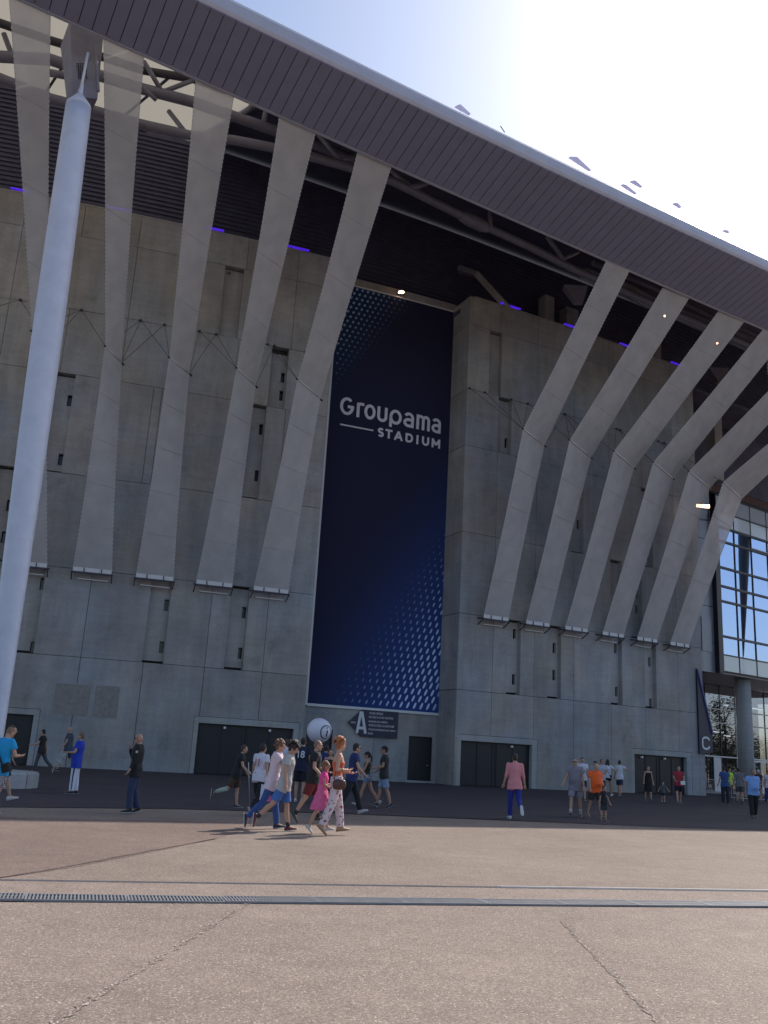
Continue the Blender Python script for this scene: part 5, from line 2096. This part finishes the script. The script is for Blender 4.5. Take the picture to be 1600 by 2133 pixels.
        g.hexa([hc + Rc @ (V3(p) * q) for p in ((.08, -.065, .034), (.17, -.045, .022), (.17, .045, .022), (.08, .065, .034), (.08, -.065, .044), (.17, -.045, .030), (.17, .045, .030), (.08, .065, .044))])
        child('cap', gme(g, False), cm(ccol))
    root['_h'] = 0
    del root['_h']
    Mw = Matrix.Translation(base) @ Matrix.Rotation(radians(head), 4, 'Z') @ Matrix.Scale(k, 4)

    def wp(v): return Mw @ (V3(v) + V3((0, 0, dz)))
    return dict(root=root, A=A_, J=J, T=T, hc=hc, Rh=Rh, w=wp, child=child, gme=gme, R=Rl, k=k, dz=dz, head=head)


def gme_text(vs, Ft):
    me_ = bpy.data.meshes.new('x')
    me_.from_pydata([tuple(v) for v in vs], [], Ft)
    return me_


def held(name, g, m, label, cat, smooth_=False):
    o = g.build(name, m, None, smooth=smooth_)
    tag(o, label, cat)
    return o


WH = (.60, .60, .68)
NV = .0095
# ---------- near walkers in the sun
p = person(560, 1727, 'man in pale pink T-shirt and blue jeans walking right with a hand at his face', top=1541, head=2, legs=dict(l=(11, 2, 0), r=(-22, 20, -40)), larm=(-6, 6, 14), rarm=(46, 12, 118, 26), lean=6,
           shirt=(.68, .55, .60), bottom=('skinny', (.035, .085, .27)), bkind='denim', hair=('curly', (.16, .075, .04)), shoes=(.02, .025, .06), sole=(.5, .5, .52), vox=NV, shirt_len=.74, loose=1.15)
p = person(585, 1732, 'dark curly-haired man in grey T-shirt and denim shorts striding right, head down', top=1545, head=2, legs=dict(l=(10, 2, 0), r=(-27, 20, -42)), larm=(-8, 5, 10), rarm=(-2, 8, 16), lean=5, nod=26,
           shirt=(.42, .41, .41), bottom=('shorts', (.06, .15, .42)), bkind='denim', hair=('bigcurly', (.035, .022, .018)), shoes=(.14, .025, .03), sole=(.6, .58, .55), vox=NV, shirt_len=.76, loose=1.25, socks=(.03, .03, .04))
p = person(645, 1716, 'bald man in black T-shirt, dark red shorts and sunglasses walking right', top=1546, head=4, legs=dict(l=(16, 8, 0), r=(-18, 12, -22)), larm=(14, 8, 60), rarm=(0, 8, 50), lean=3,
           shirt=(.014, .014, .016), bottom=('shorts', (.15, .018, .022)), hair=('stubble', (.22, .13, .09)), shoes=(.06, .06, .045), sole=(.3, .3, .26), glasses=True, build=1.08, vox=NV, socks=(.03, .03, .04), shirt_len=.80)
p = person(665, 1737, 'young girl in bright pink top and pink skirt with long hair and glasses', top=1590, head=2, legs=dict(l=(16, 6, 0), r=(-15, 8, -18)), larm=(20, 8, 60), rarm=(10, 6, 55), lean=2,
           shirt=(.78, .07, .32), bottom=('dress', (.70, .14, .30)), hair=('long', (.20, .10, .05)), shoes=(.55, .55, .55), sole=(.6, .6, .6), glasses=True, female=True, build=.9, vox=NV, sleeve=.35, shirt_len=.98)
pw = person(694, 1741, 'woman with red curly hair in orange tube top and white floral trousers', top=1547, head=10, legs=dict(l=(12, 5, 0), r=(-12, 10, -20)), larm=(4, 6, 80, 20), rarm=(-8, 12, 104, 30), lean=0, yaw=18,
            shirt=(.62, .13, .07), shirt_len='tube', bottom=('trousers', (.62, .52, .55)), bkind='floral', hair=('bigcurly', (.36, .12, .045)), shoes=(.42, .27, .16), sole=(.3, .2, .12), female=True, vox=NV, skin=(.50, .27, .18))
# handbag with strap (held: a thing of its own)
M['leather'] = mat('brown_leather', (.085, .030, .022), .45, var=.1, vscale=12)
T_, w2_ = pw['T'], pw['w']
g = MB()
bcp = V3((.02, -.235, .90))
g.tube([w2_(bcp + V3((-.115, 0, 0))), w2_(bcp + V3((.115, 0, 0)))], .01, 6)
loft(g, [(w2_(bcp + V3((x, 0, -.02))), (w2_((0, .05 * s_, 0)) - w2_((0, 0, 0))), (w2_((0, 0, .105 * s_)) - w2_((0, 0, 0)))) for x, s_ in ((-.13, .4), (-.10, .85), (0, 1), (.10, .85), (.13, .4))], 14)
g.tube([w2_(bcp + V3((-.10, 0, .06))), w2_(T_((-.05, -.17, 1.2))), w2_(T_((0, -.13, 1.47))), w2_(T_((.06, -.17, 1.2))), w2_(bcp + V3((.10, 0, .06)))], .008, 5)
held('handbag', g, M['leather'], 'brown leather shoulder bag on the hip of the woman in floral trousers', 'handbag', True)
# ---------- group behind them
p11 = person(533, 1700, 'man in white sports jersey with red number 11 seen from behind', top=1551, head=60, legs=dict(l=(14, 4, 0), r=(-14, 24, -20)), larm=(4, 10, 15), rarm=(-6, 10, 12), lean=4,
             shirt=WH, bottom=('skinny', (.012, .012, .016)), hair=('short', (.03, .02, .015)), shoes=(.02, .02, .02), vox=.012, text=('11', (.45, .04, .08), True, 1.26, .13, .19), shirt_len=.80, loose=1.15)
g = MB()
sp, e_, wr, Rf = p11['A']['r']
hb = wr + Rf @ V3((0, 0, -.12))
q0 = p11['w'](hb)
g.hexa([q0 + V3(v) for v in ((-.17, -.05, -.40), (.17, -.05, -.44), (.17, .05, -.44), (-.17, .05, -.40), (-.15, -.02, -.04), (.15, -.02, -.08), (.15, .02, -.08), (-.15, .02, -.04))])
g.tube([q0 + V3((-.09, 0, -.05)), q0 + V3((-.03, 0, .03)), q0 + V3((.05, 0, .03)), q0 + V3((.09, 0, -.06))], .006, 5)
held('shopping_bag', g, mat('white_bag', (.62, .63, .72), .5, var=.1, vscale=6), 'white plastic shopping bag held by the man in the number 11 jersey', 'bag')
g2 = MB()
g2.hexa([q0 + V3(v) for v in ((.04, -.056, -.43), (.12, -.056, -.44), (.12, -.053, -.44), (.04, -.053, -.43), (.04, -.027, -.07), (.12, -.027, -.08), (.12, -.024, -.08), (.04, -.024, -.07))])
o = g2.build('printed_band', mat('pink_band', (.6, .10, .25), .5))
o.parent = bpy.data.objects['shopping_bag']
p6 = person(486, 1683, 'bearded man in black T-shirt and brown shorts leaning on a thin crutch', top=1550, head=6, legs=dict(l=(8, 6, 0), r=(-26, 46, -20)), larm=(24, 10, 20), rarm=(26, 10, 34), lean=12,
            shirt=(.016, .016, .02), bottom=('shorts', (.075, .045, .03)), hair=('short', (.05, .03, .02)), shoes=(.05, .05, .05), build=1.08, vox=.012)
hip, kne, ank, sa_, ft = p6['J']['r']
g = MB()
g.tube([kne.lerp(ank, .05), kne.lerp(ank, .5), kne.lerp(ank, .85)], [.068, .066, .052], 12)
p6['child']('leg_cast', p6['gme'](g), cm((.42, .47, .40)))
g = MB()
h_ = p6['w'](p6['A']['r'][2])
ft_ = V3((h_.x + .12, h_.y - .05, .01))
g.tube([ft_, h_, h_ + (h_ - ft_).normalized() * .26], .011, 8)
g.tube([h_ - V3((.05, 0, 0)), h_ + V3((.06, 0, 0))], .014, 8)
g.ball(ft_ + V3((0, 0, .02)), .022, n=8, m=6)
held('crutch', g, mat('crutch_metal', (.5, .5, .52), .35, .6), 'thin grey forearm crutch held by the bearded man in black', 'crutch', True)
person(622, 1672, 'man in navy football jersey with white number 18 seen from behind', top=1538, head=84, legs=STAND, larm=(4, 10, 12), rarm=(4, 10, 12),
       shirt=(.012, .016, .045), bottom=('shorts', (.010, .012, .022)), hair=('short', (.03, .02, .015)), shoes=(.5, .5, .5), text=('18', (.6, .6, .66), True, 1.27, .20, .20), vox=.013, build=1.05, loose=1.3)
person(584, 1668, 'man in white T-shirt mostly hidden behind the dark curly-haired man', top=1540, head=70, legs=STAND, shirt=WH, bottom=('shorts', (.02, .02, .03)), hair=('short', (.03, .02, .015)))
person(672, 1672, 'dark-haired visitor in blue top standing below the white balloon', top=1553, head=100, legs=STAND, shirt=(.02, .035, .16), bottom=('trousers', (.015, .015, .02)), hair=('short', (.02, .015, .012)), larm=(30, 10, 90, 20))
person(682, 1676, 'woman with long brown hair in black tank top facing the camera below the balloon', top=1561, head=-88, legs=STAND, shirt=(.018, .016, .018), shirt_len='tank', bottom=('minishorts', (.02, .02, .03)), hair=('long', (.07, .035, .025)), female=True)
person(728, 1700, 'man in navy polo shirt and black trousers walking right beside the red-haired woman', top=1551, head=10, legs=dict(l=(22, 4, 0), r=(-20, 12, -20)), larm=(16, 10, 24), rarm=(20, 9, 30), lean=5,
       shirt=(.018, .030, .115), bottom=('trousers', (.014, .015, .022)), hair=('short', (.018, .014, .013)), shoes=(.5, .5, .52), sole=(.6, .6, .6), glasses=True, vox=.011, build=1.06)
person(762, 1682, 'woman in black cap, olive tank top and denim shorts walking left', top=1567, head=176, legs=dict(l=(20, 4, 0), r=(-22, 14, -16)), larm=(20, 10, 60), rarm=(16, 8, 46), lean=1,
       shirt=(.035, .035, .026), shirt_len='tank', bottom=('minishorts', (.16, .22, .33)), bkind='denim', hair=('ponytail', (.03, .02, .016)), shoes=(.5, .5, .52), cap=((.012, .012, .016), 0), female=True, vox=.012, glasses=True, skin=(.40, .22, .15))
person(797, 1685, 'man with backward black cap, black T-shirt and pale denim shorts walking left', top=1558, head=174, legs=dict(l=(-14, 4, -10), r=(16, 6, 0)), larm=(8, 8, 70), rarm=(12, 8, 40), lean=0,
       shirt=(.022, .022, .026), bottom=('shorts', (.20, .28, .40)), bkind='denim', hair=('short', (.02, .015, .012)), shoes=(.02, .02, .025), sole=(.35, .35, .38), glasses=True, cap=((.012, .012, .016), 180), vox=.012, skin=(.36, .2, .14), text=('~', (.3, .3, .3), False, 1.26, .12, .02))
# ---------- left side
p1 = person(-16, 1701, 'man in turquoise T-shirt seen from behind at the left edge, looking down at his hands', top=1514, head=62, legs=dict(l=(8, 4, 0), r=(-6, 6, 0)), larm=(24, 10, 70, 20), rarm=(20, 14, 82, 26), lean=5, nod=26,
            shirt=(.012, .30, .60), bottom=('shorts', (.30, .30, .33)), bkind='pattern', hair=('stubble', (.20, .12, .07)), shoes=(.55, .55, .58), sole=(.6, .6, .6), build=1.12, vox=NV, loose=1.3, shirt_len=.76)
g = MB()
pts = [p1['T'](v) for v in ((-.10, .20, 1.46), (-.155, .08, 1.33), (-.165, -.06, 1.14), (-.13, -.20, .96))]
g.tube([p1['w'](v) for v in pts], .022, 6)
g.tube([p1['w'](p1['T'](v)) for v in ((-.10, -.24, .99), (-.03, -.26, .84))], [.09, .10], 10)
held('shoulder_bag', g, cm((.015, .015, .02)), 'black cross-body bag on the back of the man in turquoise', 'bag')
person(-4, 1674, 'mostly hidden visitor in white trainers behind the man in turquoise', H=1.72, head=20, legs=dict(l=(18, 4, 0), r=(-14, 8, -12)), shirt=(.03, .03, .04), bottom=('shorts', (.03, .03, .04)), hair=('short', (.05, .03, .02)), shoes=(.6, .6, .62), sole=(.6, .6, .6))
person(80, 1611, 'young man in black T-shirt and grey jeans walking left near the wall', top=1519, head=178, legs=dict(l=(14, 4, 0), r=(-28, 16, -34)), larm=(20, 8, 60), rarm=(-16, 8, 10), lean=2, shirt=(.02, .018, .022), bottom=('skinny', (.06, .06, .075)), bkind='denim', hair=('short', (.02, .015, .012)), shoes=(.05, .05, .05))
person(136, 1612, 'bald man in slate T-shirt and long shorts walking left along the wall', top=1516, head=180, legs=dict(l=(24, 6, 0), r=(-16, 10, -14)), lean=3, shirt=(.055, .075, .11), bottom=('shorts', (.045, .055, .08)), hair=('bald', (0, 0, 0)), shoes=(.04, .03, .03), build=1.12, fat=.6)
p4 = person(151, 1655, 'man in bright blue T-shirt and white tracksuit bottoms standing with a magazine', top=1526, head=186, legs=dict(l=(3, 3, 0), r=(-2, 3, 0)), larm=(14, 10, 74, 24), rarm=(16, 12, 70, 24), lean=-4, nod=-4, shirt=(.012, .045, .42), bottom=('trousers', (.62, .63, .72)), hair=('short', (.16, .10, .07)), shoes=(.02, .02, .035), sole=(.4, .4, .42), build=1.05, fat=.7, vox=.011, shirt_len=.72, loose=1.2)
g = MB()
for s in (1, -1):
    hip, kne, ank, sa_, ft = p4['J']['l' if s == 1 else 'r']
    g.tube([hip + V3((0, s * .098, .02)), hip.lerp(kne, .5) + V3((0, s * .097, 0)), kne + V3((0, s * .084, 0)), kne.lerp(ank, .9) + V3((0, s * .076, 0))], [.026, .022, .016, .010], 8)
p4['child']('side_stripe', p4['gme'](g), cm((.015, .02, .07)))['kind'] = 'stuff'
h_ = p4['w'](p4['A']['l'][2] + p4['A']['l'][3] @ V3((0, 0, -.1)))
g = MB()
g.hexa([h_ + Matrix.Rotation(radians(28), 3, 'Y') @ V3(v) for v in ((-.10, -.02, -.30), (.12, -.02, -.30), (.12, -.008, -.30), (-.10, -.008, -.30), (-.10, -.02, .02), (.12, -.02, .02), (.12, -.008, .02), (-.10, -.008, .02))])
held('magazine', g, mat('magazine_cover', (.30, .32, .33), .35, var=.5, vscale=14), 'folded magazine in the hand of the man in bright blue', 'magazine')
p5 = person(272, 1696, 'bald man with sunglasses in black jacket and dark jeans, hand at his mouth', top=1531, head=184, legs=dict(l=(6, 8, 0), r=(0, 16, 0)), larm=(-2, 10, 26), rarm=(34, 12, 128, 28), lean=-2, skin=(.40, .22, .17), shirt=(.013, .013, .015), sleeve=1.9, bottom=('trousers', (.028, .042, .095)), bkind='denim', hair=('bald', (0, 0, 0)), shoes=(.015, .015, .018), glasses=True, vox=.010, build=1.06, loose=1.2, shirt_len=.78)
g = MB()
c_ = p5['A']['l'][0].lerp(p5['A']['l'][1], .35) + V3((.0, .062, 0))
g.ball(c_, .028, .012, .030, n=10, m=6)
p5['child']('arm_badge', p5['gme'](g), cm((.5, .5, .55)))
# ---------- right side
person(1071, 1707, 'man in pink long-sleeved shirt and blue trousers walking away', top=1570, head=92, legs=dict(l=(8, 3, 0), r=(-12, 50, -38)), larm=(2, 12, 16), rarm=(0, 12, 14), lean=1, shirt=(.62, .24, .26), sleeve=1.35, bottom=('skinny', (.018, .030, .24)), hair=('short', (.03, .02, .015)), shoes=(.5, .5, .52), sole=(.6, .6, .6), vox=.010, shirt_len=.78, loose=1.2, build=1.03)
person(1199, 1703, 'man in grey patterned T-shirt, pale grey shorts and sunglasses walking towards the camera', top=1583, head=-112, legs=dict(l=(-12, 12, -10), r=(20, 4, 0)), larm=(6, 10, 14), rarm=(14, 18, 24), shirt=(.22, .20, .24), skind='cloth', bottom=('shorts', (.26, .25, .30)), hair=('stubble', (.15, .12, .10)), shoes=(.05, .05, .06), sole=(.4, .4, .4), glasses=True, build=1.1, fat=.6, vox=.011, socks=(.5, .5, .5), shirt_len=.74, loose=1.2)
person(1240, 1706, 'bald man in bright orange T-shirt and dark cargo shorts', top=1594, head=-68, legs=dict(l=(16, 6, 0), r=(-12, 12, -12)), larm=(8, 10, 20), rarm=(8, 12, 20), shirt=(.80, .12, .02), bottom=('shorts', (.045, .038, .04)), hair=('stubble', (.3, .2, .15)), shoes=(.05, .04, .035), build=1.18, fat=1.0, vox=.011, loose=1.3, text=('A', (.12, .03, .02), False, 1.22, .10, .10))
person(1258, 1712, 'small boy in black T-shirt and dark grey shorts beside the man in orange', top=1639, head=-60, legs=dict(l=(4, 3, 0), r=(-4, 4, 0)), shirt=(.018, .018, .026), bottom=('shorts', (.04, .05, .055)), hair=('short', (.08, .045, .03)), shoes=(.06, .045, .04), build=1.0, loose=1.3, text=('8', (.4, .4, .42), False, 1.28, .05, .14))
person(1213, 1668, 'man in white T-shirt with dark print behind the man in grey', top=1577, head=-95, legs=STAND, shirt=WH, bottom=('shorts', (.03, .03, .05)), hair=('short', (.03, .02, .018)), text=('#', (.05, .06, .12), False, 1.16, .2, .14))
person(1239, 1662, 'visitor with a dark visor cap just behind the bald man in orange', top=1586, head=-80, legs=STAND, shirt=(.4, .38, .42), bottom=('shorts', (.03, .03, .05)), hair=('short', (.05, .03, .02)), cap=((.05, .05, .06), 0))
pl_ = person(1253, 1664, 'man with sunglasses and a lanyard in white T-shirt facing the camera near the wall', top=1583, head=-85, legs=STAND, larm=(10, 14, 80, 30), rarm=(10, 14, 80, 30), shirt=(.44, .44, .52), bottom=('shorts', (.03, .03, .04)), hair=('short', (.06, .04, .03)), glasses=True)
pq = person(1266, 1662, 'woman in white T-shirt and black shorts with a thin shoulder strap, back to the camera', top=1582, head=62, legs=dict(l=(-20, 4, -14), r=(22, 2, 0)), larm=(20, 14, 30), rarm=(30, 40, 60), shirt=WH, bottom=('minishorts', (.012, .012, .016)), hair=('long', (.03, .02, .018)), shoes=(.5, .5, .52), female=True, shirt_len=.86)
g = MB()
g.tube([pq['w'](pq['T'](v)) for v in ((-.09, .10, 1.46), (-.135, .0, 1.25), (-.13, -.15, 1.0))], .009, 5)
g.tube([pq['w'](pq['T'](v)) for v in ((-.10, -.17, 1.0), (-.04, -.19, .9))], [.05, .06], 8)
held('shoulder_bag', g, cm((.02, .02, .02)), 'small black bag on a thin strap worn by the woman in black shorts', 'bag')
person(1291, 1661, 'man in white T-shirt and navy shorts reaching out his right arm, near the wall', top=1582, head=60, legs=dict(l=(16, 4, 0), r=(-14, 6, -8)), larm=(10, 12, 14), rarm=(48, 44, 14), shirt=WH, bottom=('shorts', (.03, .04, .07)), hair=('short', (.035, .022, .018)), shoes=(.1, .1, .11), shirt_len=.80)
pk = person(1351, 1669, 'woman in black sleeveless dress facing the camera in front of the right-hand gate', top=1598, head=-92, legs=dict(l=(10, 3, 0), r=(-10, 8, -8)), larm=(2, 10, 10), rarm=(4, 12, 24), shirt=(.012, .012, .015), shirt_len='tank', bottom=('longdress', (.012, .012, .015)), hair=('short', (.05, .03, .022)), female=True, build=1.05)
person(1382, 1671, 'toddler in grey top and white shoes in front of the right-hand gate', top=1631, head=-100, legs=dict(l=(8, 4, 0), r=(-8, 6, -6)), larm=(4, 40, 10), rarm=(10, 30, 20), shirt=(.10, .10, .12), bottom=('shorts', (.03, .035, .06)), hair=('stubble', (.2, .13, .08)), shoes=(.6, .6, .62), sole=(.6, .6, .6), skin=(.5, .3, .24))
pr_ = person(1415, 1675, 'man in red football shirt and black shorts holding a white leaflet', top=1598, head=-100, legs=dict(l=(-16, 6, -10), r=(18, 4, 0)), larm=(8, 12, 50, 24), rarm=(8, 10, 60, 24), shirt=(.36, .03, .05), bottom=('shorts', (.010, .012, .03)), hair=('short', (.10, .06, .035)), shoes=(.08, .08, .08), build=1.04)
h_ = pr_['w'](pr_['A']['l'][2] + pr_['A']['l'][3] @ V3((.04, 0, -.1)))
g = MB()
g.box(h_.x - .13, h_.x + .10, h_.y - .03, h_.y - .015, h_.z - .10, h_.z + .08)
held('leaflet', g, M['white'], 'white leaflet in the hand of the man in the red shirt', 'leaflet')
person(1512, 1676, 'man in blue T-shirt and dark trousers seen from behind near the entrance', top=1594, head=95, legs=STAND, shirt=(.035, .075, .22), bottom=('trousers', (.02, .02, .04)), hair=('short', (.03, .02, .018)), build=1.08, shoes=(.04, .04, .045))
person(1521, 1666, 'person in fluorescent yellow top behind the man in blue', top=1597, head=-70, legs=STAND, shirt=(.42, .78, .04), bottom=('trousers', (.02, .02, .03)), hair=('short', (.05, .03, .02)))
person(1542, 1674, 'man in grey T-shirt and grey shorts seen from behind near the entrance', top=1601, head=92, legs=dict(l=(6, 4, 0), r=(-6, 4, 0)), shirt=(.15, .15, .17), bottom=('shorts', (.055, .06, .07)), hair=('short', (.03, .02, .018)), build=1.05)
pb_ = person(1571, 1706, 'bearded man in light blue shirt and black trousers with a lanyard walking towards the camera', top=1606, head=-92, legs=dict(l=(-8, 10, -6), r=(12, 4, 0)), larm=(-2, 14, 10), rarm=(4, 14, 14), shirt=(.20, .36, .70), bottom=('trousers', (.012, .013, .018)), hair=('stubble', (.08, .05, .04)), build=1.16, fat=.9, vox=.011, loose=1.3, skin=(.30, .17, .12))
g = MB()
g.tube([pb_['T'](v) for v in ((.06, .07, 1.46), (.16, .02, 1.30), (.185, 0, 1.17))], .006, 5)
g.tube([pb_['T'](v) for v in ((.06, -.07, 1.46), (.16, -.02, 1.30), (.185, 0, 1.17))], .006, 5)
pb_['child']('lanyard', pb_['gme'](g), cm((.02, .03, .08)))['kind'] = 'stuff'
g = MB()
c_ = pb_['T']((.20, 0, 1.11))
g.box(c_.x - .004, c_.x + .004, c_.y - .035, c_.y + .035, c_.z - .05, c_.z + .05)
pb_['child']('badge', pb_['gme'](g, False), cm((.6, .62, .66)))
person(1582, 1668, 'visitor with white cap and dark maroon shirt behind the man in light blue', top=1602, head=-100, legs=STAND, shirt=(.06, .02, .035), bottom=('shorts', (.02, .02, .04)), hair=('short', (.05, .03, .02)), cap=((.6, .6, .62), 0))
person(1601, 1673, 'visitor in pale top and blue trousers cut by the right edge of the picture', top=1606, head=-60, legs=STAND, shirt=(.45, .5, .62), bottom=('trousers', (.02, .035, .16)), hair=('short', (.05, .03, .02)))
